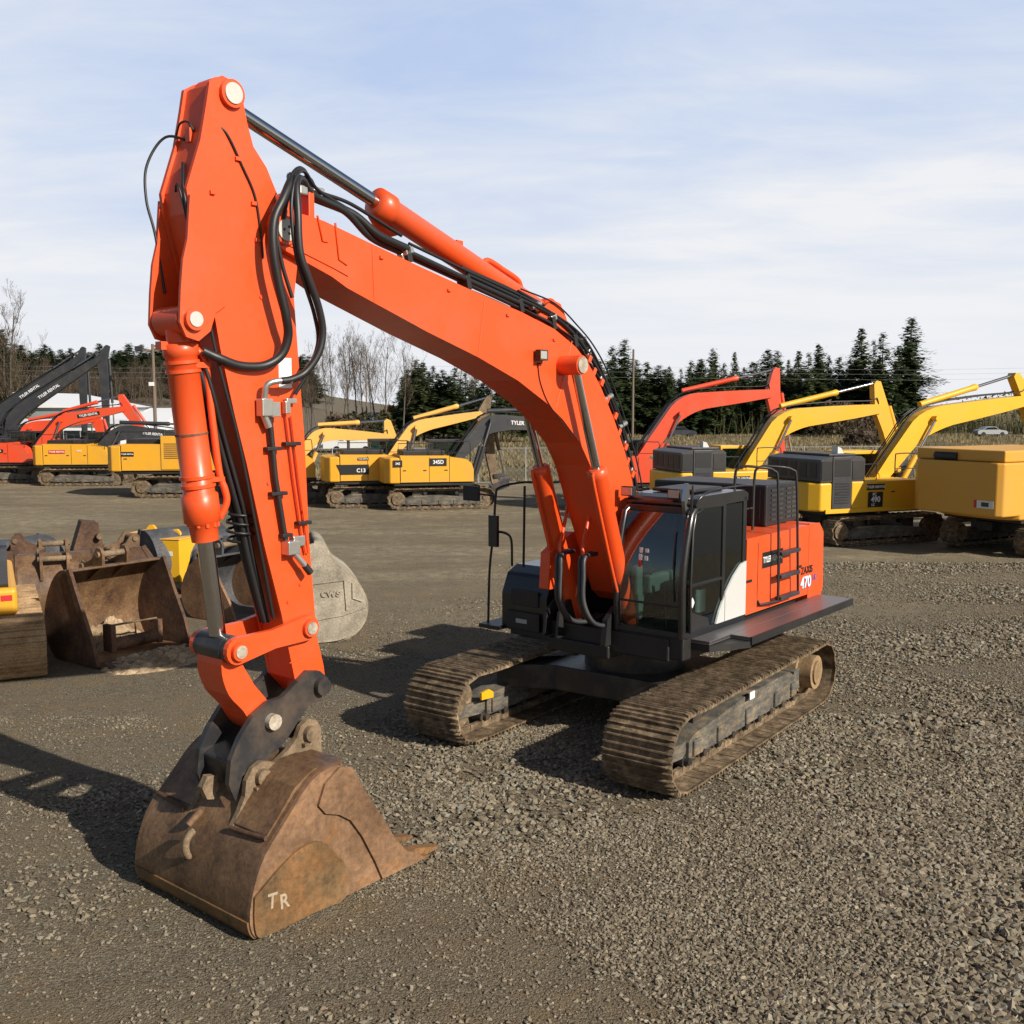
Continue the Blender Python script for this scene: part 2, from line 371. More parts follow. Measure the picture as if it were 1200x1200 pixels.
MB().bb(-.262,-.256, yl+.02, yl+.023, z0+.07, 2.05).build('panel_seam', M['black_decal'], cab)
MB().prism([(.1,z0+.07),(.6,z0+.07),(.62,1.95),(.15,1.80)], yl-.03, yl-.012).build('kick_panel', M['black_dull'], cab)
s = MB(); s.box((-.2, .95, 2.12), (.5,.5,.14)); s.box((-.45, .95, 2.5), (.14,.48,.72), Matrix.Rotation(R(-12),3,'Y')); s.box((-.5,.95,2.95),(.1,.26,.2)); s.bb(-.4,.0,.75,1.15,1.64,2.05); s.build('seat', M['seat'], cab, .04, 3)
s = MB(); s.bb(-.35,.25,1.22,1.34,2.05,2.3); s.bb(-.35,.3,.55,.68,2.05,2.3); s.bb(.35,.5,.5,.6,1.7,2.45); s.build('console', M['console'], cab, .03)
s = MB(); s.tube([(.2,1.28,2.3),(.24,1.28,2.5)], .025, 8); s.tube([(.2,.62,2.3),(.24,.62,2.5)], .025, 8); s.tube([(.45,.85,1.65),(.5,.85,2.2)], .02, 8); s.tube([(.45,1.02,1.65),(.5,1.02,2.2)], .02, 8); s.build('lever', M['black_dull'], cab)
MB().prism([(.55,1.7),(.45,2.25),(.25,2.1),(.3,1.72)], .52, .56).build('side_trim', M['console'], cab)
for (y, z, h, mt) in ((.82,2.72,.07,'white'),(.82,2.63,.08,'white'),(.82,2.54,.08,'red'),(.91,2.72,.05,'white'),(.91,2.62,.06,'white')):
    xx = front(0, z)+.008; MB().bb(xx, xx+.004, y-.025, y+.025, z-h/2, z+h/2).build('window_sticker', M[mt], cab)
MB().prism([(.60,2.14),(.55,2.07),(.6,2.0),(.65,2.07)], yl+.0, yl+.004).build('warning_sticker', M['white'], cab)
MB().bb(.2,.38,yl-.03,yl-.026,1.9,2.2).build('manual_holder', M['console'], cab)
for y in (.48, 1.2):
    b = MB(); b.box((.56, y, 3.47), (.09,.19,.13)); b.tube([(.5,y,3.40),(.5,y,3.47)], .02, 8); lo = b.build('work_light', M['black_dull'], cab, .015)
    MB().box((.608, y, 3.47), (.008,.16,.10)).build('lens', M['lens'], lo)
r_ = MB(); r_.tube(spline([(.52,1.44,3.26),(.45,1.5,3.42),(.2,1.53,3.50),(-.6,1.53,3.52),(-1.05,1.50,3.50)]), .014, 8); r_.build('rain_rail', M['black'], cab)
mr = MB(); mr.tube([(.62,1.42,3.15),(.66,1.5,3.3),(.64,1.5,3.6)], .014, 8); mr.build('mirror_stay', M['black_dull'], cab)
mr = MB(); mr.prism([(.56,3.18),(.68,3.2),(.72,3.4),(.66,3.62),(.62,3.62),(.58,3.4)], 1.38, 1.43); mr.build('mirror', M['chrome'], cab, .01)
w = MB(); w.tube([(.83,1.36,2.1),(.80,1.33,2.6),(.70,1.30,3.0)], .012, 8); w.build('wiper', M['black_dull'], cab)
# --- hand rails and ladder on the cab side
ld = MB()
def rail(pts, r=.02): ld.tube(spline(pts, 5), r, 8)
rail([(-1.72,1.62,1.76),(-1.70,1.62,2.4),(-1.66,1.60,3.5),(-1.60,1.56,3.68),(-1.42,1.45,3.73),(-1.22,1.2,3.73),(-1.2,1.15,3.5),(-1.2,1.15,2.77)])
rail([(-2.42,1.62,1.80),(-2.36,1.62,2.5),(-2.30,1.60,3.5),(-2.24,1.56,3.66),(-2.05,1.42,3.71),(-1.85,1.2,3.70),(-1.82,1.15,3.5),(-1.8,1.15,2.77)])
ld.tube([(-1.72,1.62,1.76),(-1.3,1.53,1.76),(-1.3,1.5,1.82)], .02, 8); ld.tube([(-2.42,1.62,1.8),(-2.0,1.53,1.78)], .02, 8)
ld.tube([(-1.2,1.15,3.1),(-1.8,1.15,3.1)], .015, 8)
lad = ld.build('ladder_rail', M['black_dull'], ex)
for z in (1.80, 2.12, 2.46): MB().box((-2.05,1.62,z), (.66,.10,.055)).build('step', M['grey_paint'], lad, .006)
# --- right front: tool box platform, rails and mirror
tb = MB(); tb.prism([(-.9,1.36),(.85,1.36),(.85,1.9),(.72,2.18),(.5,2.28),(-.9,2.28)], -1.5, -.68); tb = tb.build('tool_box', M['black'], ex, .04, 3)
s = MB(); s.bb(.86,.90,-1.38,-.78,1.40,1.66); s.bb(.84,.875,-1.32,-.82,1.75,1.98); s.build('step_plate', M['black_dull'], tb, .01)
MB().bb(.9,.903,-1.2,-1.0,1.5,1.56).build('white_sticker', M['console'], tb)
s = MB(); s.bb(.0,1.0,-1.83,-1.45,1.36,1.42); s.build('step_shelf', M['black_dull'], ex, .01)
s = MB()
for a in (spline([(.85,-1.77,1.40),(.85,-1.74,2.2),(.85,-1.66,2.72),(.84,-1.6,2.78),(.83,-1.42,2.76),(.83,-1.34,2.66),(.83,-1.33,2.3)],5), spline([(.85,-1.66,2.7),(.85,-1.62,3.3),(.83,-1.56,3.43),(.6,-1.35,3.5),(.4,-1.1,3.5)],5), [(.7,-1.22,2.28),(.7,-1.20,3.46)], [(.3,-1.1,2.28),(.3,-1.0,3.5)], [(.3,-1.0,3.5),(-.5,-1.0,3.5),(-.5,-1.0,2.3)]):
    s.tube(a, .018, 8)
s.build('hand_rail', M['black_dull'], ex)
s = MB(); s.box((.92,-1.60,2.80), (.06,.16,.46)); s.tube([(.86,-1.66,2.95),(.92,-1.6,2.85)], .014, 8); s.build('side_mirror', M['black'], ex, .05, 4)
s = MB(); s.box((.95,-2.0,3.33), (.05,.30,.22)); s.tube([(.85,-1.62,3.3),(.95,-1.9,3.33)], .014, 8); s.build('front_mirror', M['black_dull'], ex, .04, 3)
# --- decals
def side_text(nm, t, size, mat, par, x, z, y=1.506, sx=1): return text(nm, t, size, M[mat], par, (x, y, z), (-1,0,0), (0,0,1), .002, sx)
MB().bb(-2.10,-1.42,1.502,1.508,2.27,2.50).build('rental_plate', M['black_decal'], ex)
side_text('lettering','TYLER RENTAL',.125,'white',ex,-1.76,2.385,1.509,.78)
side_text('lettering','ZAXIS',.16,'black_decal',ex,-3.0,2.05,1.506)
side_text('lettering','470',.25,'blue',ex,-2.985,1.845,1.506,1.05); side_text('lettering','470',.25,'white',ex,-2.96,1.86,1.510,1.05); side_text('lettering','LC',.13,'blue',ex,-3.31,1.90,1.508)

# --- boom
boom_out = [(6.24,6.12),(6.27,6.24),(6.22,6.35),(6.10,6.40),(5.77,6.38),(5.63,6.36),(5.15,6.25),(4.49,6.10),(3.56,5.90),(2.62,5.71),(1.98,5.55),(1.53,5.35),(1.25,5.15),(.97,4.86),(.64,4.42),(.38,4.00),(.2,3.62),(-.02,3.0),(-.2,2.4),(-.22,2.05),(-.08,1.88),(.12,1.86),(.3,2.0),(.55,2.5),(.84,3.08),(1.05,3.53),(1.19,3.83),(1.42,4.13),(1.8,4.44),(2.15,4.65),(2.7,4.91),(3.42,5.16),(4.25,5.40),(5.36,5.76),(5.55,5.85),(6.12,6.04)]
b = MB(); b.prism(boom_out, -.29, .29); boom = b.build('boom', M['orange'], ex, .012)
b = MB(); b.prism([(6.2,6.12),(5.5,5.92),(5.35,5.87),(5.32,5.90),(5.5,5.98),(6.2,6.2)], .29, .302); b.build('reinforcement_plate', M['orange'], boom)
for s_ in (1,-1):
    b = MB(); b.ycyl(6.12, 6.21, s_*.29, s_*.335, .13, 24); cp = b.build('tip_pin', M['orange'], boom)
    b = MB(); b.ycyl(6.12, 6.21, s_*.335, s_*.35, .10, 24); b.build('pin_cap', M['pin_white'], cp, .006)
    b = MB(); b.ycyl(1.83, 5.11, s_*.29, s_*.60, .12, 24); cp = b.build('cylinder_boss', M['orange'], boom, .01)
    b = MB(); b.ycyl(1.83, 5.11, s_*.60, s_*.62, .10, 24); b.build('pin_cap', M['pin'], cp, .008)
    b = MB(); b.ycyl(-.05, 2.1, s_*.29, s_*.38, .17, 24); b.build('foot_pin', M['orange'], boom, .01)
for dz, dx in ((0,.035),(.03,-.02),(-.03,-.02)):
    b = MB(); b.ycyl(6.12+dx, 6.21+dz, .35, .352, .014, 8); b.build('pin_bolt', M['black_decal'], boom)
b = MB(); b.bb(5.72,5.79,.02,.26,6.36,6.62); b.bb(5.78,5.84,-.02,.06,6.36,6.5); b.build('hose_bracket', M['orange'], boom, .01)
b = MB(); b.bb(6.0,6.06,.05,.28,6.36,6.56); b.build('hose_bracket', M['orange'], boom, .008)
b = MB(); b.box((2.33,.36,5.22),(.16,.08,.13)); b.tube([(2.33,.29,5.12),(2.33,.36,5.12),(2.33,.36,5.18)],.012,8); wl = b.build('work_light', M['rust_dark'], boom, .015)
MB().box((2.35,.405,5.22),(.12,.006,.09)).build('lens', M['lens'], wl)
b = MB(); b.tube(spline([(2.33,.30,5.12),(2.28,.30,4.9),(2.12,.30,4.65),(1.85,.30,4.42),(1.6,.30,4.2)]), .006, 6); b.build('lamp_cable', M['rubber'], boom)
for pts in ([(5.02,6.21),(5.0,5.66)],[(3.3,5.83),(3.42,5.18)],[(1.62,5.42),(1.95,4.58)]):
    MB().tube([(x,.291,z) for x,z in pts],.007,6).build('weld_seam', M['orange'], boom)
for pts in ([(5.72,.295,6.40),(5.66,.295,6.17),(5.60,.295,6.17)],[(5.50,.295,6.36),(5.46,.295,6.02),(5.36,.295,5.98)]):
    MB().tube(pts,.012,6).build('plate_bracket', M['orange'], boom)
for x,z in ((3.9,5.86),(2.9,5.66),(2.0,5.42),(4.9,6.1)): MB().box((x,.30,z),(.05,.03,.03)).build('cable_lug', M['orange'], boom, .004)
MB().bb(-.1,.06,2.20,2.215,.60,.70).xf(lambda v: fn((v[0]+.0, v[1]-.385, v[2]))).build('white_sticker', M['white'], ex)
q = MB(); q.prism([(1.75,.50),(2.02,.52),(2.02,.62),(1.85,.64),(1.75,.58)],-1.33,-1.30); q.xf(fn).build('yellow_tag', M['bright_yellow'], ex)
for x in (-1.0,-2.7): MB().bb(x-.09,x+.09,1.5,1.512,2.12,2.16).build('door_handle', M['black_decal'], ex, .004)
# boom cylinders
for s_ in (1,-1):
    y = s_*.46; A = Vector((1.80,y,5.10)); Bm = Vector((.42,y,1.50)); d = (Bm-A).normalized()
    c = MB(); g0 = A+d*1.38; c.tube([g0, g0+d*.02, g0+d*.12, g0+d*.14, Bm], [.10,.135,.135,.125,.125], 20); c.tube([Bm-Vector((0,.12,0)), Bm+Vector((0,.12,0))], .13, 18)
    c.tube(spline([g0+d*.05+Vector((.14,s_*.03,0)), g0+d*.3+Vector((.17,s_*.03,0)), Bm-d*.75+Vector((.17,s_*.03,0)), Bm-d*.6+Vector((.10,s_*.03,0))]), .022, 8)
    c = c.build('boom_cylinder', M['orange'], ex)
    k = MB(); k.tube([A, g0+d*.03], .058, 18); k.build('rod', M['chrome'], c)
    k = MB(); k.tube([A-Vector((0,.08,0)), A+Vector((0,.08,0))], .11, 18); k.build('rod_eye', M['orange'], c)
# big foot brackets of the boom on the platform
b = MB()
for y in (-.40,-.62,.36,.40): b.prism([(-.4,1.4),(1.0,1.4),(.95,1.75),(.75,1.9),(.3,1.95),(.1,2.35),(-.2,2.35),(-.4,1.9)], y-.02, y+.02)
b.build('boom_bracket', M['black_dull'], ex, .01)
b = MB()
b.prism([(.15,2.1),(1.16,2.1),(1.12,2.6),(.6,2.85),(.2,2.8)], -.58, -.42)
b.build('valve_cover', M['orange'], ex, .02)
b = MB()
for y, x in ((-.26,1.05),(-.18,1.08),(.12,1.05),(.20,1.08)): b.tube(spline([(.85,y-.04,2.62),(x+.05,y-.03,2.6),(x+.12,y,2.35),(x+.15,y+.03,2.0),(x+.02,y+.12,1.72),(.75,y+.2,1.66),(.5,y+.22,1.7)]), .032, 10)
b.build('swing_hose', M['grey_paint'], ex)
b = MB()
for y in (-.26,.12): b.tube(spline([(.75,y-.1,3.4),(.9,y-.08,3.0),(1.08,y-.02,2.72),(1.08,y,2.6),(1.0,y,2.64)]), .024, 8)
b.build('steel_pipe', M['orange'], ex)
# arm cylinder along the boom top
A = Vector((6.62,0,7.33)); Bm = Vector((1.85,0,5.80)); d = (Bm-A).normalized(); up = Vector((-d.z,0,d.x)); up = up if up.z > 0 else -up
c = MB(); g0 = A+d*2.02; c.tube([g0, g0+d*.01, g0+d*.16, g0+d*.2, g0+d*.24, Bm+Vector((.1,0,0))], [.08,.16,.165,.165,.135,.135], 24)
c.tube([Bm-Vector((0,.13,0)), Bm+Vector((0,.13,0))], .15, 18)
c.tube([g0+d*.08+Vector((0,-.12,-.08)), g0+d*.3+Vector((0,-.16,-.14)), g0+d*.5+Vector((0,-.12,-.06))], [.06,.1,.05], 10)
c.tube(spline([g0+d*1.75+up*.10, g0+d*1.85+up*.165, g0+d*2.1+up*.17, g0+d*2.4+up*.165, g0+d*2.5+up*.10]), .035, 10)
c.box(g0+d*1.3+up*.14, (.1,.05,.05)); c = c.build('arm_cylinder', M['orange'], ex)
k = MB(); k.tube([A, g0+d*.05], .068, 24); k.build('rod', M['chrome'], c)
k = MB(); k.tube([A-Vector((0,.1,0)), A+Vector((0,.1,0))], .15, 20); k.tube([A, A+d*.25], .09, 16); k.build('rod_eye', M['orange'], c)
b = MB()
for y in (-.17,.17): b.prism([(2.3,5.6),(1.4,5.25),(1.62,5.72),(1.74,5.88),(1.9,5.92),(2.08,5.82)], y-.03, y+.03)
b.build('cylinder_bracket', M['orange'], boom, .01)
# hose and pipe runs over the boom
topline = [(6.05,6.40),(5.63,6.38),(5.15,6.27),(4.49,6.12),(3.56,5.92),(2.62,5.73),(1.98,5.57),(1.53,5.38),(1.25,5.18),(.97,4.89),(.64,4.45),(.38,4.03),(.2,3.65),(.0,3.1),(-.1,2.7)]
def off(h, y, i0=0, i1=15, wob=0):
    out = []
    for i in range(i0, i1):
        a = topline[max(0,i-1)]; b_ = topline[min(14,i+1)]; t = Vector((b_[0]-a[0],0,b_[1]-a[1])).normalized(); nrm = Vector((t.z,0,-t.x)); nrm = nrm if nrm.dot(Vector((1,0,1)))>0 and nrm.z>-.2 else -nrm
        if nrm.x < -.1 and nrm.z < .3: nrm = -nrm
        nrm = Vector((-abs(t.z),0,abs(t.x)))
        out.append(Vector((topline[i][0],y,topline[i][1]))+nrm*(h+random.uniform(-wob,wob)))
    return out
hs = MB()
for h, y, r, i0, i1 in ((.10,.25,.030,3,6),(.06,.19,.022,3,14),(.17,.0,.022,3,15),(.10,-.05,.025,3,15),(.19,.24,.016,3,12),(.26,.12,.018,4,11),(.05,.24,.018,4,15),(.15,.22,.026,4,15),(.20,.10,.024,5,15),(.13,.10,.03,5,15),(.07,-.22,.025,1,15),(.14,-.2,.024,3,15),(.23,.18,.020,5,12)):
    hs.tube(spline(off(h, y, i0, i1, .018), 5), r, 10)
for y, h in ((.27,.03),(.12,.27),(-.02,.24),(.22,.30)):
    hs.tube(spline(off(h, y, 5, 14, .03), 5), .011, 6)
for i in range(5,12): q = off(.2,.16,i,i+1)[0]; hs.tube([q+Vector((0,-.1,-.1)),q+Vector((.01,.02,.0)),q+Vector((.03,.1,-.02))],.014,6)
hs.build('hydraulic_hose', M['rubber'], boom)
for i, h, y in ((4,.17,.1),(5,.18,.2),(7,.2,.18),(9,.08,.25),(10,.2,.22),(11,.08,.1)): MB().tube([off(h,y,i,i+1)[0]*.5+off(h,y,i+1,i+2)[0]*.5+Vector((-.09,0,.03)), off(h,y,i,i+1)[0]*.5+off(h,y,i+1,i+2)[0]*.5+Vector((.09,0,-.03))],.036,10).build('crimp_sleeve', M['steel'], boom)
for i, h, y in ((3,.10,.24),(3,.05,.19),(6,.13,.22),(8,.17,.2),(8,.13,.1),(11,.14,.2),(12,.12,.2),(9,.16,.2),(6,.19,.10)):
    q = off(h, y, i, i+1)[0]; MB().box(q, (.12,.08,.07), Matrix.Rotation(R(20 if i < 8 else 60),3,'Y')).build('hose_fitting', M['steel'], boom, .012)
for i in (3,4,5,6,7):
    q = off(.06, .2, i, i+1)[0]; MB().box(q, (.07,.16,.16), Matrix.Rotation(R(15),3,'Y')).build('hose_clamp', M['black_dull'], boom, .008)
for i in (8,9,10,11,12):
    for q in (off(.04, .24, i, i+1)[0], off(.03,.22,i,i+1)[0]*.5+off(.03,.22,i+1,i+2)[0]*.5): MB().box(q, (.10,.13,.06), Matrix.Rotation(R(60),3,'Y')).build('hose_bracket', M['orange'], boom, .008)
# --- arm
arm_out = [(6.47,7.30),(6.43,7.11),(6.37,6.92),(6.23,6.76),(6.10,6.51),(5.94,6.38),(5.88,6.2),(5.90,5.95),(5.95,5.62),(5.90,4.85),(5.86,4.29),(5.83,3.34),(5.76,2.36),(5.68,2.05),(5.66,1.9),(5.72,1.79),(5.86,1.78),(6.04,1.98),(6.18,2.64),(6.36,3.32),(6.53,4.08),(6.65,4.54),(6.78,5.12),(6.84,5.47),(6.95,5.92),(7.05,6.26),(7.07,6.45),(6.92,6.87),(6.85,7.18),(6.81,7.38),(6.68,7.46),(6.54,7.43)]
arm_in = [(x-.03 if (z > 2.2 and x > 6.1) else x, z) for x, z in arm_out]
b = MB(); b.prism(arm_in, -.17, .17); arm = b.build('arm', M['orange'], ex, .01)
for s_ in (1,-1):
    b = MB(); b.prism(arm_out, s_*.17, s_*.21) if s_ > 0 else b.prism(arm_out, -.21, -.17); b.build('side_plate', M['orange'], arm, .006)
    b = MB(); br = [(7.06,6.40),(7.10,6.02),(7.15,5.84),(7.18,5.59),(7.20,5.32),(7.14,5.2),(7.02,5.17),(6.90,5.26),(6.84,5.42),(6.72,5.5),(6.8,6.2)]
    y0, y1 = (.213,.245) if s_ > 0 else (-.245,-.213); b.prism(br, y0, y1); b.build('cylinder_ear', M['orange'], arm, .008)
    b = MB(); b.ycyl(7.07,5.35,min(s_*.245,s_*.29),max(s_*.245,s_*.29),.095,22); cp = b.build('pin_boss', M['orange'], arm, .006)
    b = MB(); b.ycyl(7.07,5.35,min(s_*.29,s_*.30),max(s_*.29,s_*.30),.065,22); b.build('pin_cap', M['pin_white'], cp, .004)
    b = MB(); b.ycyl(6.60,7.32,min(s_*.21,s_*.255),max(s_*.21,s_*.255),.12,22); cp = b.build('pin_boss', M['orange'], arm, .006)
    b = MB(); b.ycyl(6.60,7.32,min(s_*.255,s_*.268),max(s_*.255,s_*.268),.09,22); b.build('pin_cap', M['pin_white'], cp, .004)
MB().bb(6.00,6.15,.211,.214,4.78,5.06).build('white_decal', M['white'], arm)
for x, z in ((5.95,2.9),(6.1,2.75),(5.9,3.6),(6.33,5.6),(6.3,3.9)): MB().ycyl(x,z,.21,.222,.018,8).build('plug', M['orange'], arm)
MB().tube([(5.9,.212,2.2),(6.1,.212,2.15)],.006,5).build('weld_seam', M['orange'], arm)
# thin hoses and clips on the arm
b = MB()
b.tube(spline([(6.82,.0,6.95),(6.75,.16,7.02),(6.66,.218,6.98),(6.5,.222,6.72),(6.38,.222,6.5),(6.33,.222,6.25),(6.3,.222,5.95)]), .011, 6)
b.tube(spline([(6.85,.0,6.9),(6.98,-.22,6.95),(7.12,-.30,6.7),(7.15,-.28,6.4),(7.1,-.24,6.1),(7.05,-.2,5.6)]), .012, 6)
b.tube(spline([(6.97,.02,6.7),(7.06,.15,6.45),(7.04,.19,6.2),(7.0,.2,5.9),(6.86,.19,5.3),(6.78,.19,4.95),(6.6,.19,4.3),(6.4,.17,3.4),(6.22,.14,2.6)]), .016, 8)
b.tube(spline([(6.87,.05,6.98),(6.9,.0,7.06),(6.9,-.12,7.06),(6.9,-.18,6.96)]), .01, 6)
b.tube(spline([(7.04,.0,6.45),(7.08,.08,6.5),(7.08,.14,6.4),(7.02,.15,6.1),(6.95,.1,5.7)]), .01, 6)
b.build('grease_hose', M['rubber'], arm)
b = MB()
for x, z in ((6.55,6.78),(6.39,6.42),(6.92,6.2),(6.8,5.5),(6.36,6.1),(6.82,6.45)): b.box((x,.222,z),(.05,.028,.035))
for x, z in ((6.88,6.95),(6.66,5.35)): b.box((x,.0,z),(.05,.07,.12))
b.build('hose_clip', M['orange'], arm, .004)
# black hose bundle down the front of the arm
b = MB()
for k, (dy, dx) in enumerate(((-.12,0),(-.06,.03),(0,.0),(.05,.03),(.1,0))):
    b.tube(spline([(6.88+dx,dy,5.0),(6.80+dx,dy+.02,4.7),(6.68+dx,dy,4.3),(6.55+dx,dy,3.85),(6.46+dx,dy*.8,3.55),(6.38+dx,dy*.6,3.2),(6.26+dx,dy*.4,2.75),(6.20+dx,dy*.4,2.55)]), .032 if k < 4 else .02, 8)
b.tube([(6.46+.12*math.cos(a*.6),.12*math.sin(a*.6)-.02,3.62-a*.008) for a in range(34)], .014, 6)
b.build('hose_bundle', M['rubber'], arm)
# valve, pipes and clamps on the arm's side
b = MB()
b.tube([(6.30,.26,4.50),(6.25,.255,3.95),(6.15,.255,3.36)], .026, 10)
b.build('auxiliary_pipe', M['black_dull'], arm)
b = MB()
for dx in (0,.06): b.tube([(6.10-dx,.245,4.52),(6.03-dx,.245,3.95),(5.95-dx*.9,.245,3.42),(5.90-dx*.5,.245,3.2)], .012, 8)
b.build('red_pipe', M['orange'], arm)
b = MB(); b.box((6.37,.28,4.60),(.12,.10,.16)); b.box((6.28,.27,4.58),(.13,.08,.14)); b.tube([(6.39,.28,4.55),(6.33,.28,4.42)],.035,10); b.tube(spline([(6.38,.29,4.68),(6.37,.32,4.80),(6.28,.36,4.84),(6.15,.4,4.84)]),.03,10)
v2_ = MB(); v2_.box((6.10,.25,4.60),(.06,.06,.12)); v2_.box((6.05,.25,4.66),(.12,.05,.05)); v2_.build('pipe_elbow', M['steel'], arm, .008)
v2_ = MB(); v2_.box((6.10,.27,3.28),(.14,.12,.13)); v2_.box((6.0,.25,3.33),(.14,.06,.10)); v2_.tube([(6.08,.3,3.22),(5.98,.32,3.10)],.03,10); v2_.build('shutoff_valve', M['steel'], arm, .008)
b.build('shutoff_valve', M['steel'], arm, .008)
b = MB(); b.tube([(5.98,.32,3.10),(5.92,.33,3.02)],.036,10); b.build('pipe_cap', M['black_dull'], arm)
for x, z, w_ in ((6.27,4.22,.16),(6.22,3.80,.18),(6.14,3.40,.12),(6.05,4.26,.18),(5.93,3.5,.16)): MB().box((x,.25,z),(w_,.07,.035)).build('pipe_clamp', M['black_dull'], arm, .006)
# big hoses looping at the boom tip
b = MB()
b.tube(spline([(4.49,.25,6.24),(4.9,.25,6.33),(5.2,.2,6.50),(5.70,.12,6.62),(5.95,.22,6.72),(6.08,.36,6.64),(6.22,.42,6.46),(6.33,.42,6.25),(6.34,.42,5.98),(6.28,.41,5.7),(6.20,.40,5.43),(6.15,.36,5.25),(6.2,.32,5.08),(6.36,.28,4.98),(6.6,.25,4.97),(6.8,.22,5.03),(6.92,.16,5.09)]), .042, 12)
b.tube(spline([(4.49,.18,6.20),(4.95,.2,6.30),(5.3,.22,6.5),(5.70,.22,6.60),(5.9,.30,6.70),(6.06,.42,6.62),(6.12,.50,6.35),(6.12,.52,6.0),(6.02,.52,5.75),(5.90,.50,5.52),(5.84,.48,5.3),(5.88,.46,5.1),(6.0,.42,4.93),(6.14,.40,4.86),(6.25,.38,4.84)]), .035, 12)
b.tube(spline([(4.6,.15,6.22),(5.1,.16,6.50),(5.60,.18,6.66),(5.85,.28,6.78),(6.05,.40,6.68),(6.16,.46,6.4),(6.14,.48,6.0),(6.04,.48,5.72),(5.90,.44,5.45),(5.85,.42,5.2),(5.92,.34,4.92),(6.02,.28,4.72)]), .018, 8)
b.tube(spline([(4.4,.08,6.40),(5.1,.08,6.62),(5.55,.10,6.68),(5.8,.2,6.82),(6.0,.30,6.74),(6.18,.36,6.5),(6.25,.36,6.2),(6.2,.36,5.9),(6.1,.37,5.6)]), .02, 8)
b.tube(spline([(4.5,.02,6.3),(5.0,.04,6.5),(5.45,.05,6.62),(5.7,.16,6.76),(5.95,.28,6.66),(6.1,.34,6.5),(6.16,.34,6.3)]), .022, 8)
b.build('tip_hose', M['rubber'], boom)
b = MB(); b.box((5.86,.22,6.62),(.1,.12,.10)); b.box((6.1,.25,6.5),(.1,.08,.08)); b.box((5.56,.12,6.68),(.14,.05,.05)); b.build('hose_coupling', M['steel'], boom, .015)
# --- bucket cylinder
A = Vector((7.07,0,5.35)); Bm = Vector((6.74,0,2.40)); d = (Bm-A).normalized()
c = MB(); c.tube([A+d*.18, A+d*.20, A+d*.30, A+d*.31, A+d*1.52, A+d*1.54, A+d*1.78, A+d*1.80, A+d*1.96], [.10,.155,.155,.14,.14,.165,.165,.13,.12], 26)
c.tube([A-Vector((0,.19,0)), A+Vector((0,.19,0))], .13, 20); c.tube([A,A+d*.2],.11,16)
for t in (.34,.42,1.36,1.44): c.tube([A+d*t, A+d*(t+.03)], .155, 26)
c.tube(spline([A+d*.24+Vector((-.12,.06,0)), A+d*.34+Vector((-.17,.09,0)), A+d*.6+Vector((-.175,.09,0)), A+d*1.3+Vector((-.175,.09,0)), A+d*1.5+Vector((-.20,.11,0)), A+d*1.62+Vector((-.20,.11,0)), A+d*1.76+Vector((-.13,.08,0))]), .032, 10)
c.box(A+d*.38+Vector((-.12,.08,0)), (.16,.10,.05)); c.box(A+d*1.40+Vector((-.12,.08,0)), (.16,.10,.04)); c.box(A+d*.22+Vector((.14,-.02,0)),(.12,.09,.07))
for k in range(10):
    a = k*.628; c.cyl(A+d*1.78+Vector((.125*math.cos(a),.125*math.sin(a),0)), A+d*1.83+Vector((.125*math.cos(a),.125*math.sin(a),0)), .02, 8)
c = c.build('bucket_cylinder', M['orange'], ex)
k = MB(); k.tube([A+d*1.9, Bm-d*.12], .078, 26); k.build('rod', M['chrome'], c)
k = MB(); k.tube([Bm-Vector((0,.17,0)), Bm+Vector((0,.17,0))], .13, 22); k.build('rod_eye', M['dirty_black'], c, .008)
k = MB(); k.tube([A+d*.98, A+d*1.0], .145, 26); k.build('band', M['rust_dark'], c)
# links
def linkplate(p0, p1, r0, r1, y0, y1):
    p0 = Vector((p0[0],0,p0[1])); p1 = Vector((p1[0],0,p1[1])); t = (p1-p0).normalized(); n_ = Vector((-t.z,0,t.x)); out = []
    for k in range(9):
        a = math.pi/2+math.pi*k/8; out.append(p0+n_*math.sin(a)*r0+t*math.cos(a)*r0)
    m = (p0+p1)/2; out.append(m-n_*min(r0,r1)*.75)
    for k in range(9):
        a = -math.pi/2+math.pi*k/8; out.append(p1+n_*math.sin(a)*r1+t*math.cos(a)*r1)
    out.append(m+n_*min(r0,r1)*.75)
    return MB().prism([(v.x, v.z) for v in out], y0, y1)
for y0, y1 in ((.235,.295),(-.295,-.235)):
    l_ = linkplate((6.74,2.40),(5.92,2.48),.125,.12,y0,y1).build('side_link', M['orange'], ex, .012)
    s_ = 1 if y0 > 0 else -1
    for x, z in ((6.74,2.40),(5.92,2.48)):
        k = MB(); k.ycyl(x, z, min(s_*.295,s_*.34), max(s_*.295,s_*.34), .085, 20); k.build('pin_collar', M['orange'], l_, .006)
        k = MB(); k.ycyl(x, z, min(s_*.34,s_*.35), max(s_*.34,s_*.35), .06, 20); k.build('pin_end', M['pin'], l_, .004)
k = MB(); k.ycyl(6.74,2.40,-.235,.235,.125,22); k.build('link_tube', M['dirty_black'], ex, .01)
k = MB(); k.prism(fine_prof([(6.66,2.30),(6.82,2.36),(6.85,2.2),(6.78,1.98),(6.63,1.80),(6.52,1.62),(6.38,1.52),(6.26,1.62),(6.33,1.80),(6.50,2.02)],3), -.19, .19); k.build('bucket_link', M['orange'], ex, .03, 3)
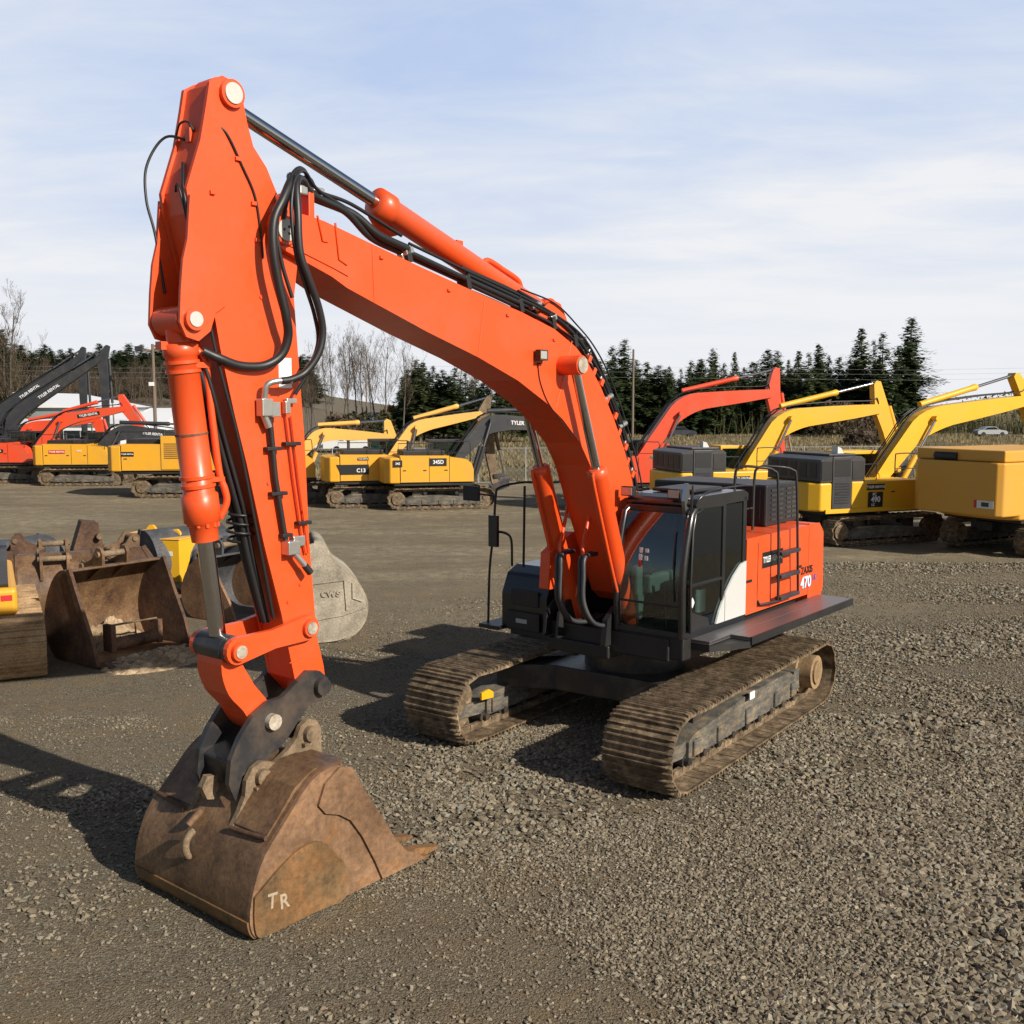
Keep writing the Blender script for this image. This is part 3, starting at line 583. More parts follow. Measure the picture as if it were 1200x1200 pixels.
# --- coupler
cp_out = [(5.93,2.05),(5.78,2.02),(5.68,1.93),(5.70,1.80),(5.80,1.73),(5.93,1.70),(6.06,1.58),(6.22,1.42),(6.44,1.30),(6.60,1.27),(6.72,1.22),(6.80,1.00),(6.87,1.18),(6.84,1.40),(6.74,1.58),(6.58,1.76),(6.40,1.85),(6.24,1.86),(6.12,1.93)]
cpl = empty('coupler'); cpl.parent = ex
for y0, y1 in ((.215,.275),(-.275,-.215)):
    MB().prism(cp_out, y0, y1).build('coupler_plate', M['dirty_black'], cpl, .015)
b = MB(); b.prism([(6.1,1.5),(6.75,1.1),(6.8,1.35),(6.2,1.62)], -.21, .21); b.ycyl(6.56,1.19,-.2,.2,.10,16); b.ycyl(5.99,1.46,-.2,.2,.10,16); b.build('coupler_body', M['dirty_black'], cpl, .02)
for x, z, r, mt in ((5.78,1.87,.085,'dirty_black'),(6.38,1.66,.075,'pin')):
    for s_ in (1,-1):
        b = MB(); b.ycyl(x, z, min(s_*.275,s_*.34), max(s_*.275,s_*.34), r, 20); b.build('pin', M[mt], cpl, .008)
b = MB(); b.prism([(6.93,1.0),(6.98,1.12),(6.92,1.22),(6.82,1.2),(6.8,1.08),(6.86,.98)], -.05, .02); b.build('lifting_eye', M['rust_dusty'], cpl, .01)
# --- bucket
bk = empty('bucket'); bk.parent = ex
prof = [(6.01,1.25),(6.16,1.31),(6.36,1.28),(6.52,1.18),(6.66,1.04),(6.84,.86),(6.97,.72),(7.06,.55),(7.12,.36),(7.14,.18),(7.10,.05),(7.0,.012),(6.6,.008),(5.9,.008),(5.35,.012),(5.05,.03)]
def offset_prof(pf, t):
    out = []
    for i in range(len(pf)):
        a = pf[max(0,i-1)]; b_ = pf[min(len(pf)-1,i+1)]; tx, tz = b_[0]-a[0], b_[1]-a[1]; q = math.hypot(tx,tz)
        out.append((pf[i][0]+tz/q*t, pf[i][1]-tx/q*t))
    return out
def fine_prof(pf, n=4): return [(v.x, v.z) for v in spline([(x,0,z) for x, z in pf], n)]
prof = fine_prof(prof, 3)
b = MB(); inn = offset_prof(prof, .035); b.prism(prof+inn[::-1], -.87, .87, True); b.build('shell', M['rust'], bk)
side = [(5.99,1.24)]+prof[1:-3]+[(5.15,.04),(5.28,.12),(5.44,.31),(5.63,.63),(5.86,1.0)]
for s_ in (1,-1):
    y0, y1 = (.87,.91) if s_ > 0 else (-.91,-.87)
    MB().prism(side, y0, y1).build('side_wall', M['rust_side'], bk, .008)
    y0, y1 = (.91,.935) if s_ > 0 else (-.935,-.91)
    wp = [(7.10,.40),(7.11,.18),(7.07,.03),(6.9,.012),(6.4,.012),(6.08,.015),(6.08,.34),(6.16,.44),(6.30,.62),(6.46,.68),(6.66,.65),(6.88,.54)]
    MB().prism(fine_prof(wp,3), y0, y1).build('wear_plate', M['rust_wear'], bk, .008)
    cut = [(5.97,1.25),(6.12,1.29),(6.30,1.18),(6.38,1.0),(6.30,.90),(6.14,.84),(6.0,.74),(5.86,.54),(5.70,.24),(5.60,.02),(5.3,.02),(5.0,.02),(5.14,.13),(5.26,.18),(5.42,.36),(5.61,.67),(5.83,1.0)]
    MB().prism(cut, y0, y1+.005*s_ if s_ > 0 else y1).build('side_cutter', M['rust_side'], bk, .01)
b = MB(); b.prism([(5.25,.012),(5.25,.05),(4.95,.035),(4.95,.015)], -.93, .93); b.build('lip', M['rust_wear'], bk)
for k in range(5):
    y = -.8+.4*k; b = MB(); b.prism([(5.2,.10),(5.05,.12),(4.93,.085),(4.70,.02),(4.70,.005),(5.15,.002)], y-.06, y+.06); b.build('tooth', M['rust_wear'], bk, .01)
ear = [(5.84,1.2),(5.84,1.48),(5.90,1.57),(6.0,1.60),(6.09,1.55),(6.14,1.45),(6.24,1.36),(6.40,1.28),(6.48,1.31),(6.56,1.33),(6.66,1.29),(6.73,1.19),(6.75,1.05),(6.82,.92),(6.93,.76),(7.0,.62),(6.9,.60),(6.5,.95),(6.2,1.15)]
for s_ in (1,-1):
    y0, y1 = (.29,.345) if s_ > 0 else (-.345,-.29)
    e_ = MB().prism(ear, y0, y1).build('ear', M['rust_dusty'], bk, .01)
    for x, z in ((5.99,1.46),(6.56,1.19)):
        q = MB(); q.ycyl(x, z, min(s_*.345,s_*.40), max(s_*.345,s_*.40), .075, 20); q.box((x+.07,s_*.37,z-.09),(.05,.06,.03)); q.build('bucket_pin', M['rust_dusty'], e_, .008)
    bx = MB(); bx.prism([(5.95,1.29),(6.34,1.31),(6.55,1.20),(6.88,.84),(6.84,.80),(6.5,1.05),(6.2,1.2)], min(s_*.345,s_*.82), max(s_*.345,s_*.82)); bx.build('torsion_box', M['rust'], bk, .01)
    bx = MB(); bx.tube([(6.93,s_*.36,.82),(6.90,s_*.84,.84)], .022, 8); bx.build('weld_bar', M['rust_dark'], bk)
b = MB(); b.tube([(7.05+.10*math.sin(a), -.02, .60+.13*math.cos(a)) for a in np.linspace(.1, 2.6, 9)], [.035]*8+[.02], 8); b.build('hook', M['rust_dusty'], bk)
b = MB(); b.tube([(6.90,-.12,.86),(7.02,-.16,.74)], .035, 8); b.build('welded_stub', M['rust_side'], bk)
b = MB(); b.prism(offset_prof(prof, -.018)[27:34]+offset_prof(prof, .004)[27:34][::-1], -.89, .89); b.build('heel_strip', M['rust_wear'], bk)
# hand painted letters on the bucket
text('paint_mark','T',.19,M['chalk'],bk,(6.92,.937,.30),(-1,0,-.12),(-.10,0,1),.001,.9); text('paint_mark','R',.19,M['chalk'],bk,(6.79,.937,.25),(-1,0,-.05),(0.06,0,1),.001,.9)

# ================================================================== BACKGROUND EXCAVATORS
def boom_profile(F, E, T, w):
    F, E, T = [Vector((a[0],0,a[1])) for a in (F,E,T)]
    # blend a bent centre line with a tight curve at the elbow
    pts = []
    for k in range(5): pts.append(F+(E-F)*(k/5*.86))
    a = F+(E-F)*.78; c_ = E+(T-E)*.25
    pts = [F, F+(E-F)*.4, a]
    for k in range(1,6):
        t = k/6; pts.append(a*(1-t)**2+E*2*t*(1-t)+c_*t*t)
    pts += [c_, E+(T-E)*.5, E+(T-E)*.75, T]
    n = len(pts); up = []; lo = []
    for i, p_ in enumerate(pts):
        t = (pts[min(n-1,i+1)]-pts[max(0,i-1)]).normalized(); nr = Vector((-t.z,0,t.x)); s = i/(n-1)
        ww = w*(.42+.58*math.sin(math.pi*min(1, max(0,(s*1.0))**.85))**.8)
        up.append(p_+nr*ww*.5); lo.append(p_-nr*ww*.5)
    te = (pts[-1]-pts[-2]).normalized()
    return [(v.x,v.z) for v in up]+[((pts[-1]+te*w*.2).x,(pts[-1]+te*w*.2).z)]+[(v.x,v.z) for v in lo[::-1]]
def bg_excavator(label, c, th, Jn, body, boomc, armc, s=1.0, tail=2.6, style='cat', boomtext=None, plate=None, group='parked excavators', seed=0, dirty_arm=False, under=True):
    rt = empty('excavator', (c[0], c[1], 0), R(th)); rt.scale = (s,s,s); tag(rt, label, 'excavator', group); r0 = random.Random(seed+int(abs(c[0])*7))
    Mb, Mo, Ma = M[body], M[boomc], M[armc]; dk = M['black_dull']
    undercarriage(rt, 2.45, .95, 2.6, .62, (M['mud'], M['frame_mud'], M['dirty_black']), 40, False)
    zb = 1.22
    MB().bb(-tail+.3, 1.5, -1.35, 1.35, 1.05, zb).build('platform', dk, rt, .02)
    # counterweight with curved back
    cwz = 2.30 if style != 'kom' else 2.1
    pts = [(-tail+.55,-1.45),(-tail+.55,1.45),(-tail+.12,1.42),(-tail-.12,1.1),(-tail-.22,.5),(-tail-.22,-.5),(-tail-.12,-1.1),(-tail+.12,-1.42)]
    MB().prism_z(pts, zb-.05, cwz).build('counterweight', Mb, rt, .06, 3)
    if style == 'kom':
        MB().prism([(-tail+.1,2.12),(-tail+1.9,2.12),(-tail+1.9,2.85),(-tail+1.75,2.95),(-tail+.5,2.95),(-tail+.1,2.85)], -1.42, 1.35).build('engine_hood', M['grey_paint'], rt, .03)
        sp = MB(); sp.bb(-tail+.56,-tail+1.35,-1.452,1.452,zb,2.95); sp = sp.build('radiator_door', M['grey_paint'], rt, .02)
        q = MB(); q.bb(-tail+.63,-tail+1.28,-1.462,-1.452,2.3,2.85); q.build('dark_screen', M['black_decal'], sp)
        q = MB()
        for k in range(8): q.bb(-tail+.66,-tail+1.25,-1.468,-1.452,1.42+.09*k,1.46+.09*k)
        q.build('louvre', M['black_dull'], sp)
        MB().bb(-tail+1.36,1.35,-1.45,1.42,zb,2.12).build('side_panel', Mb, rt, .04)
        MB().bb(-tail+.12,-tail+.54,-1.44,-1.425,2.2,2.8).build('dark_screen', M['black_decal'], rt)
        MB().bb(-tail+1.38,-tail+1.86,-1.44,-1.425,2.2,2.8).build('dark_screen', M['black_dull'], rt)
        MB().bb(-tail+.6,-tail+1.7,-1.2,1.2,2.952,3.03).build('hood_lid', M['silver'] if False else M['grey_paint'], rt, .02)
        for k in range(5): MB().bb(-tail+.09,-tail+.1,-1.2+.5*k,-.85+.5*k,2.25,2.75).build('louvre', M['black_decal'], rt)
        q = MB(); q.bb(-tail+.3,1.4,-1.47,-1.44,zb-.12,zb+.02); q.build('skirt', Mb, rt)
        q = MB(); q.prism([(-tail+1.2,2.95),(-tail+1.5,2.95),(-tail+1.35,3.2),(-tail+1.2,3.25)], -.9,-.6); q.build('air_intake', M['silver'], rt)
        hz = 2.12
    else:
        hz = 2.38
        MB().prism([(-tail+.56,zb),(.35,zb),(.35,hz),(-tail+.56,hz+.02)], -1.45, 1.4).build('side_panel', Mb, rt, .05, 3)
        MB().prism([(.36,zb),(1.45,zb),(1.45,1.75),(1.35,2.05),(1.1,2.22),(.36,2.32)], -1.45, -.55).build('tool_box', Mb, rt, .06, 4)
        MB().bb(-tail+.7,.2,-1.1,.9,hz,hz+.22).build('engine_hood', dk, rt, .04)
        for x in (-tail+.57, -.55, .355): MB().bb(x-.01,x+.01,-1.456,-1.44,zb+.03,hz-.05).build('panel_seam', M['black_decal'], rt)
        MB().tube([(-1.3,.0,hz+.2),(-1.3,.0,hz+.62)],.07,10).build('exhaust', M['dirty_black'], rt)
    for x in (-tail+.75, -.75, .2): MB().bb(x-.07,x+.07,-1.468,-1.452,1.72,1.76).build('door_handle', M['black_decal'], rt)
    MB().tube([(-tail+.5,-1.3,hz+.03),(-tail+.5,-1.3,hz+.55),(-.4,-1.3,hz+.55),(-.4,-1.3,hz+.03)],.018,6).build('guard_rail', dk, rt)
    # cab (far side of the machine)
    cb = empty('cab'); cb.parent = rt
    cabm = Mb if style == 'kom' else dk
    f = MB()
    for x, y in ((-.25,.5),(-.25,1.42),(1.35,.5),(1.35,1.42)): f.tube([(x,y,zb),(x-(.12 if x > 0 else 0),y,2.95)], .05, 8)
    f.bb(-.3,1.28,.45,1.47,2.9,3.02); f.bb(-.3,1.4,.45,1.47,zb,1.75); f.bb(-.3,1.38,.47,.53,2.0,2.08); f.build('cab_frame', cabm, cb, .03)
    g_ = MB(); g_.bb(-.27,1.3,.47,.485,1.75,2.9); g_.bb(-.27,1.3,1.435,1.45,1.75,2.9); g_.bb(-.28,-.265,.5,1.42,1.75,2.9); g_.bb(1.3,1.315,.5,1.42,1.75,2.9); g_.build('window', M['glass'], cb)
    q = MB(); q.box((.3,.95,1.95),(.5,.5,.2)); q.box((.05,.95,2.3),(.15,.48,.7)); q.build('seat', M['seat'], cb, .03)
    # rails
    h = MB()
    h.tube(spline([(1.3,-1.4,1.9),(1.3,-1.4,2.9),(1.1,-1.4,3.0),(.4,-1.4,3.0),(.3,-1.4,2.9),(.3,-1.4,2.2)],4),.02,6); h.tube([(1.3,-1.4,2.5),(.3,-1.4,2.5)],.015,6)
    h.build('hand_rail', dk, rt)
    # boom
    F, E, T, A_, B_ = [Jn[k] for k in 'FETAB']
    Lb = math.dist(F,E)+math.dist(E,T); w = min(.115*Lb*1.05,.86)
    bo = MB().prism(boom_profile(F,E,T,w), -.25, .25).build('boom', Mo, rt, .012)
    if 'C' in Jn: C_ = Jn['C']
    else: C_ = E
    for s_ in (1,-1):
        y = s_*.40; a = Vector((C_[0],y,C_[1]-.1)); b_ = Vector((F[0]+.75,y,1.25)); d = (b_-a)
        k = MB(); k.tube([a+d*.45,b_],.10,12); k = k.build('boom_cylinder', Mo if body != 'kom' else Mb, rt)
        q = MB(); q.tube([a,a+d*.5],.05,10); q.build('rod', M['chrome'], k)
        q = MB(); q.ycyl(a.x,a.z,min(s_*.25,s_*.5),max(s_*.25,s_*.5),.1,14); q.build('pin_boss', Mo, bo)
    # arm
    Tv, Av, Bv = [Vector((v[0],0,v[1])) for v in (T,A_,B_)]
    t = (Bv-Tv).normalized(); nr = Vector((-t.z,0,t.x)); nr = nr if (Av-Tv).dot(nr) < 0 or True else nr
    out = Vector((1,0,0)) - t*t.x; out.normalize()
    la = (Bv-Tv).length
    ap = [Av+t*-.10, Av+out*.18, Tv+out*.42+t*.15, Tv+out*.40+t*la*.3, Bv+out*.16-t*.1, Bv+t*.1, Bv-out*.14-t*.1, Tv-out*.14+t*la*.35, Tv-out*.22, Av-out*.14]
    ar = MB().prism([(v.x,v.z) for v in ap], -.17, .17).build('arm', Ma, rt, .012)
    # arm cylinder on the boom
    a = Av+out*.02; b_ = Vector((E[0],0,E[1]))+Vector((-.05,0,w*.62)); d = b_-a
    k = MB(); k.tube([a+d*.40,a+d*.42,a+d*.47,b_],[.09,.13,.11,.11],12); k = k.build('arm_cylinder', Mo, rt)
    MB().tube([a,a+d*.45],.055,10).build('rod', M['chrome'], k)
    # bucket cylinder, link and coupler
    a = Tv+out*.55-t*-.1; b_ = Bv+out*.55-t*.35; d = b_-a
    k = MB(); k.tube([a,a+d*.6],.09,12); k = k.build('bucket_cylinder', Ma, rt); MB().tube([a+d*.55,b_],.05,10).build('rod', M['chrome'], k)
    q = MB(); q.prism([((b_+t*-.1).x,(b_+t*-.1).z),((b_+t*.12).x,(b_+t*.12).z),((Bv-t*.3).x,(Bv-t*.3).z),((Bv-t*.5).x,(Bv-t*.5).z)],-.25,.25); q.build('link', M['dirty_black'], rt, .01)
    q = MB(); q.prism([((Bv+out*.7-t*.2).x,(Bv+out*.7-t*.2).z),((Bv+out*.6+t*.25).x,(Bv+out*.6+t*.25).z),((Bv-out*.2+t*.35).x,(Bv-out*.2+t*.35).z),((Bv-out*.25).x,(Bv-out*.25).z)],-.3,.3); q.build('coupler', M['dirty_black'], rt, .02)
    # hoses
    q = MB()
    for y in (-.2,-.1,.1,.2):
        Ev = Vector((E[0],0,E[1])); Fv = Vector((F[0],0,F[1])); e1 = (Ev-Fv).normalized(); n1 = Vector((-e1.z,0,e1.x)); e2 = (Tv-Ev).normalized(); n2 = Vector((-e2.z,0,e2.x))
        q.tube(spline([Fv+n1*w*.45+Vector((0,y,0)), Fv*.45+Ev*.55+n1*w*.56+Vector((0,y,0)), Ev+(n1+n2).normalized()*w*.52+Vector((0,y,0)), Ev*.55+Tv*.45+n2*w*.58+Vector((0,y,0)), Ev*.1+Tv*.9+n2*w*.42+Vector((0,y,0)), Tv+n2*w*.5+out*-.1+Vector((0,y,0)), Tv+t*.5-out*.1+Vector((0,y*.5,0))],4),.022,6)
    q.build('hydraulic_hose', M['rubber'], bo)
    if boomtext:
        Ev = Vector((E[0],0,E[1])); e2 = (Tv-Ev).normalized(); pos = Ev+e2*(Tv-Ev).length*.42; n2 = Vector((-e2.z,0,e2.x))
        bt = float(boomtext); q = MB(); hw, hh = 1.2*bt, .2*bt
        cs = [pos-e2*hw-n2*hh, pos+e2*hw-n2*hh, pos+e2*hw+n2*hh, pos-e2*hw+n2*hh]
        q.prism([(v.x,v.z) for v in cs],-.262,-.252); q.build('rental_plate', M['black_decal'] if boomc != 'grey_paint' else M['grey_paint'], bo)
        text('lettering','TYLER RENTAL',.33*bt,M['white'],bo,pos+Vector((0,-.264,0)),e2,n2,.001,.9)
    return rt
def plate_text(rt, x, z, w, h, s, size, bg='black_decal', fg='white', y=-1.46, sx=1):
    if bg: MB().bb(x-w/2,x+w/2,y-.012,y-.002,z-h/2,z+h/2).build('name_plate', M[bg], rt)
    text('lettering', s, size, M[fg], rt, (x,y-.015,z),(1,0,0),(0,0,1),.002,sx)
def Jd(F,E,T,A,B,C): return dict(F=F,E=E,T=T,A=A,B=B,C=C)
m = bg_excavator('orange excavator far behind the main machine, its boom raised in front of the firs', (5.0,46.5), 8, Jd((.5,1.79),(2.77,4.72),(6.89,5.15),(7.1,6.24),(7.55,1.85),(2.57,4.33)), 'orange_far','orange_far','orange_far')
m = bg_excavator('yellow excavator with grey engine doors, left of the other grey-doored yellow one', (8.65,40.3), 15, Jd((.15,1.5),(2.06,4.04),(6.4,4.47),(6.24,5.5),(7.39,1.81),(2.31,4.2)), 'bright_yellow','bright_yellow','bright_yellow', tail=2.9, style='kom')
plate_text(m,-.35,1.85,.7,.18,'TYLER RENTAL',.12)
m = bg_excavator('yellow excavator marked 490 with grey engine door, right behind the orange machine', (12.0,35.55), 23, Jd((.36,1.65),(2.68,4.1),(7.71,4.8),(7.08,5.71),(9.03,1.86),(3.03,4.25)), 'bright_yellow','bright_yellow','bright_yellow', tail=2.9, style='kom', s=1.0)
plate_text(m,-.55,1.92,.75,.2,'TYLER RENTAL',.12); plate_text(m,-.55,1.5,.62,.5,'490',.26); text('lettering','PC',.14,M['white'],m,(-.6,-1.476,1.67),(1,0,0),(0,0,1),.002); text('lettering','LC',.12,M['white'],m,(-.65,-1.476,1.33),(1,0,0),(0,0,1),.002)
m = bg_excavator('ochre yellow excavator seen from its big square counterweight at the right edge', (16.9,33.2), 30, Jd((.3,1.6),(2.4,4.0),(6.8,3.6),(6.9,4.6),(7.4,.8),(2.5,4.0)), 'ochre','ochre','ochre', tail=2.9)
# oversized tail of the ochre machine
q = MB(); q.prism_z([(-2.4,-1.42),(-2.4,1.75),(-3.55,1.75),(-3.75,1.5),(-3.75,-1.25),(-3.58,-1.42)], 1.3, 2.92); q.build('rear_weight', M['ochre'], m, .06, 4)
q = MB(); q.bb(-3.6,1.2,-1.40,1.7,2.93,3.28); q.build('hood_top', M['ochre'], m, .05, 3)
q = MB(); q.bb(-2.39,.9,-1.50,-1.40,1.25,2.92); sd = q.build('side_panel', M['ochre'], m, .04)
q = MB()
for k in range(13): q.bb(-2.2,-1.3,-1.515,-1.50,1.5+.1*k,1.55+.1*k)
q.build('louvre', M['black_dull'], sd)
MB().bb(-3.765,-3.752,-1.2,-.65,1.55,1.78).build('licence_plate', M['silver'], m); MB().bb(-3.768,-3.765,-1.05,-.8,1.6,1.73).build('plate_mark', M['grey_paint'], m); MB().bb(-3.765,-3.752,-.65,-.55,1.55,1.78).build('reflector', M['red'], m)
q = MB(); q.tube([(-3.55,.2,3.05),(-3.55,1.0,3.05)],.14,12); q.build('air_tank', M['black_dull'], m)
m = bg_excavator('yellow excavator with dark grey boom parked in the middle distance, nearer of the row', (-3.45,47.0), 13, Jd((.93,2.15),(2.42,3.86),(6.62,3.64),(6.87,4.48),(7.49,1.17),(2.5,4.02)), 'yellow','grey_paint','grey_paint', tail=2.4, boomtext=.75)
plate_text(m,-.15,2.1,.75,.34,'345D',.24,sx=.9); plate_text(m,-1.95,2.05,.4,.3,'345',.14)
m = bg_excavator('yellow excavator with yellow boom and muddy hanging arm, left of the grey-boomed one', (-6.3,47.9), 13, Jd((.54,2.14),(1.79,3.61),(4.9,4.2),(5.28,4.97),(5.61,.85),(1.84,3.69)), 'yellow','cream_yellow','rust_dusty', tail=2.35)
MB().prism([(-1.75,1.5),(-.5,1.5),(-.5,1.95),(-1.95,1.95)], -1.47,-1.455).build('dark_stripe', M['black_decal'], m); text('lettering','C13',.24,M['white'],m,(-.85,-1.473,1.68),(1,0,0),(0,0,1),.002); plate_text(m,-.75,2.2,.5,.12,'TYLER RENTAL',.07)
m = bg_excavator('yellow excavator mostly hidden behind the raised orange arm', (-11.0,49.5), 13, Jd((.3,1.74),(1.71,3.25),(5.06,3.06),(4.98,3.85),(5.32,.6),(1.96,3.37)), 'yellow','cream_yellow','cream_yellow', tail=2.35)
m = bg_excavator('yellow excavator with low dark grey boom parked on the left in front of the sheds', (-24.8,60.4), 4, Jd((.13,1.61),(1.85,3.1),(6.39,2.69),(6.57,3.44),(7.07,.31),(1.95,3.25)), 'yellow','grey_paint','grey_paint', tail=2.7, boomtext=.62)
plate_text(m,-1.35,1.95,.9,.2,'TYLER RENTAL',.13,bg='red'); plate_text(m,-.1,2.0,.5,.16,'350D',.13,bg=None)
m = bg_excavator('long yellow excavator with a taller grilled rear panel, beside the bucket pile', (-16.4,53.0), 4, Jd((.37,1.54),(1.93,3.29),(4.3,3.07),(4.45,3.94),(4.52,.85),(1.93,3.38)), 'yellow','cream_yellow','cream_yellow', tail=3.4, s=1.12)
MB().bb(-1.1,.6,-1.49,-1.2,1.25,2.75).build('grille_housing', M['yellow'], m, .03); q = MB()
for k in range(8): q.bb(-.95,-.05,-1.50,-1.49,1.75+.09*k,1.79+.09*k)
q.build('grille', M['rust_dark'], m); plate_text(m,-2.55,1.95,.55,.2,'TYLER RENTAL',.08)
m = bg_excavator('orange excavator with raised boom and lettered plate, in front of the white-roofed shed', (-30.4,62.5), 4, Jd((1.42,1.86),(3.21,3.77),(6.82,4.39),(6.6,5.17),(8.41,1.94),(3.11,3.77)), 'orange_far','orange_far','orange_far', tail=2.7, boomtext=.56)
plate_text(m,-.2,1.9,.6,.2,'TYLER',.13)
m = bg_excavator('orange excavator whose boom shows behind the lettered orange one', (-32.8,67), 4, Jd((.45,1.83),(1.43,3.21),(5.59,3.65),(5.41,4.43),(6.06,1.98),(1.59,3.21)), 'orange_far','orange_far','orange_far', tail=2.7)
m = bg_excavator('dark grey excavator with the nearer of the two tall lettered booms at left', (-35.9,71.5), 4, Jd((.74,1.05),(1.34,3.89),(7.41,7.84),(7.85,8.66),(7.6,2.39),(1.19,3.12)), 'grey_paint','grey_paint','grey_paint', tail=2.7, boomtext=.85)
m = bg_excavator('dark grey excavator with the farther of the two tall lettered booms at left', (-39.4,76), 4, Jd((.78,1.14),(1.34,3.84),(7.55,8.04),(7.83,8.79),(7.68,2.25),(1.3,3.03)), 'grey_paint','grey_paint','grey_paint', tail=2.7, boomtext=.85)

# crawler cut by the left edge of the picture
cr = empty('crawler_loader', (-10.42,18.15,0), R(-63)); tag(cr, 'yellow crawler at the left edge with a rusty muddy track, mostly out of view', 'crawler')
for s_ in (1,-1):
    t = track(2.3,.98,s_*1.35-.42,s_*1.35+.42,34,True,.05).build('track', M['mud_light'], cr)
    MB().prism([(-1.6,.2),(1.6,.2),(1.7,.6),(-1.7,.7)], s_*1.35-.2, s_*1.35+.2).build('track_frame', M['dirty_black'], t, .02)
MB().bb(-2.2,1.5,-1.2,1.38,1.02,1.5).build('body', M['yellow'], cr, .08, 3); MB().bb(-2.2,-.3,-1.6,.4,1.5,2.6).build('cab', M['grey_paint'], cr, .08)
MB().prism([(.4,1.5),(1.4,1.5),(1.38,1.95),(1.2,2.2),(.6,2.25)], -1.0,1.25).build('hood', M['grey_paint'], cr, .06, 3); MB().bb(1.502,1.506,1.12,1.3,1.28,1.38).build('red_sticker', M['red'], cr)

# ================================================================== LOOSE BUCKETS
def loose_bucket(label, loc, rz, w, h, mat, matside, teeth=5, tilt=0, s=1, ears=True, group=None, pose=None):
    rt = empty('excavator_bucket', loc, rz); rt.scale = (s,)*3; tag(rt, label, 'bucket', group)
    if tilt: rt.rotation_euler = (0, tilt, rz)
    pf = [(.12,h),(-.12,h-.02),(-.38,h*.86),(-.60,h*.62),(-.68,h*.38),(-.60,h*.16),(-.40,.03),(-.1,0),(.4,0),(.85,.0)]
    pf = fine_prof(pf,3); inn = offset_prof(pf,-.035)
    MB().prism(pf+inn[::-1], -w/2+.03, w/2-.03, True).build('shell', M[mat], rt)
    sd = pf+[(.95,.02),(.80,h*.3),(.50,h*.65),(.20,h*1.03)]
    for s_ in (1,-1):
        y0, y1 = sorted((s_*(w/2-.03), s_*(w/2+.015))); MB().prism(sd, y0, y1).build('side_wall', M[matside], rt, .008)
        y0, y1 = sorted((s_*(w/2+.015), s_*(w/2+.035))); MB().prism([(.95,.02),(.80,h*.3),(.50,h*.65),(.20,h*1.03),(.10,h*1.0),(.36,h*.62),(.62,h*.28),(.70,.02)], y0, y1).build('side_cutter', M[matside], rt, .006)
    MB().prism([(.8,.0),(1.02,.01),(1.02,.04),(.8,.05)], -w/2, w/2).build('lip', M[matside], rt)
    for k in range(teeth):
        y = -w/2+.12+(w-.24)*k/max(1,teeth-1); MB().prism([(.92,-.0),(1.0,.09),(1.26,.02),(1.26,.005)], y-.055, y+.055).build('tooth', M[matside], rt, .008)
    if ears:
        er = [(.10,h-.02),(.12,h+.22),(.06,h+.32),(-.06,h+.33),(-.14,h+.22),(-.22,h+.10),(-.42,h+.02),(-.54,h+.05),(-.62,h-.06),(-.62,h*.65),(-.4,h*.8)]
        for y in (-.26,.26):
            MB().prism(er, y-.03, y+.03).build('ear', M[mat], rt, .01)
        for x, z in ((.0,h+.2),(-.52,h-.06)): MB().ycyl(x,z,-.33,.33,.06,14).build('pin', M['rust_dusty'], rt)
    return rt
# brown bucket facing the camera with soil inside
mdir = math.atan2(-.57,.82)
b1 = loose_bucket('large rusty brown bucket facing the camera, soil spilling from its mouth', (-7.5,19.1,0), mdir, 1.98, 1.66, 'rust','rust_dark', 5)
b2 = loose_bucket('rusty bucket behind the soil-filled one, seen from its back and side', (-9.9,22.0,0), mdir+R(150), 1.5, 1.45, 'rust','rust_dark', 5)
b3 = loose_bucket('dark grey bucket lying at the back left of the bucket pile', (-12.9,26.6,0), R(165), 2.0, 1.15, 'grey_bucket','grey_bucket', 0, ears=False)
b4 = loose_bucket('black bucket behind the two yellow boxes', (-8.9,27.6,0), R(140), 2.3, 1.35, 'grey_bucket','grey_bucket', 5, ears=False)
b5 = loose_bucket('grey bucket with rust-orange inside, behind the chromed bucket cylinder rod', (-6.3,22.6,0), R(-30), 1.5, 1.35, 'grey_bucket','rust_side', 4)
# small rusty grabber
q = empty('quick_coupler', (-11.2,27.0,0), R(30)); tag(q, 'small dark rusty coupler propped on top of the bucket pile', 'coupler')
MB().prism([(-.4,0),(.4,0),(.35,.7),(.2,1.55),(-.2,1.6),(-.45,.8)],-.3,.3).build('frame', M['rust_dark'], q, .03); k_ = MB(); k_.ycyl(.2,1.2,-.5,.5,.08,12); k_.ycyl(-.1,.7,-.6,.6,.09,12); k_.build('pin', M['rust_dusty'], q)
for i,(x,y,rz_,lab) in enumerate(((-9.2,24.6,40,'narrow rusty trenching bucket wedged behind the soil-filled one'),(-12.1,24.9,-160,'rusty bucket tipped over at the back left of the pile beside the grey one'),(-7.3,25.2,75,'small dark rusty bucket just left of the bucket cylinder rod'))):
    loose_bucket(lab,(x,y,0),R(rz_),(.75,1.3,.9)[i],(1.25,1.15,1.1)[i],('rust','rust_dark','grey_bucket')[i],'rust_dark',3)
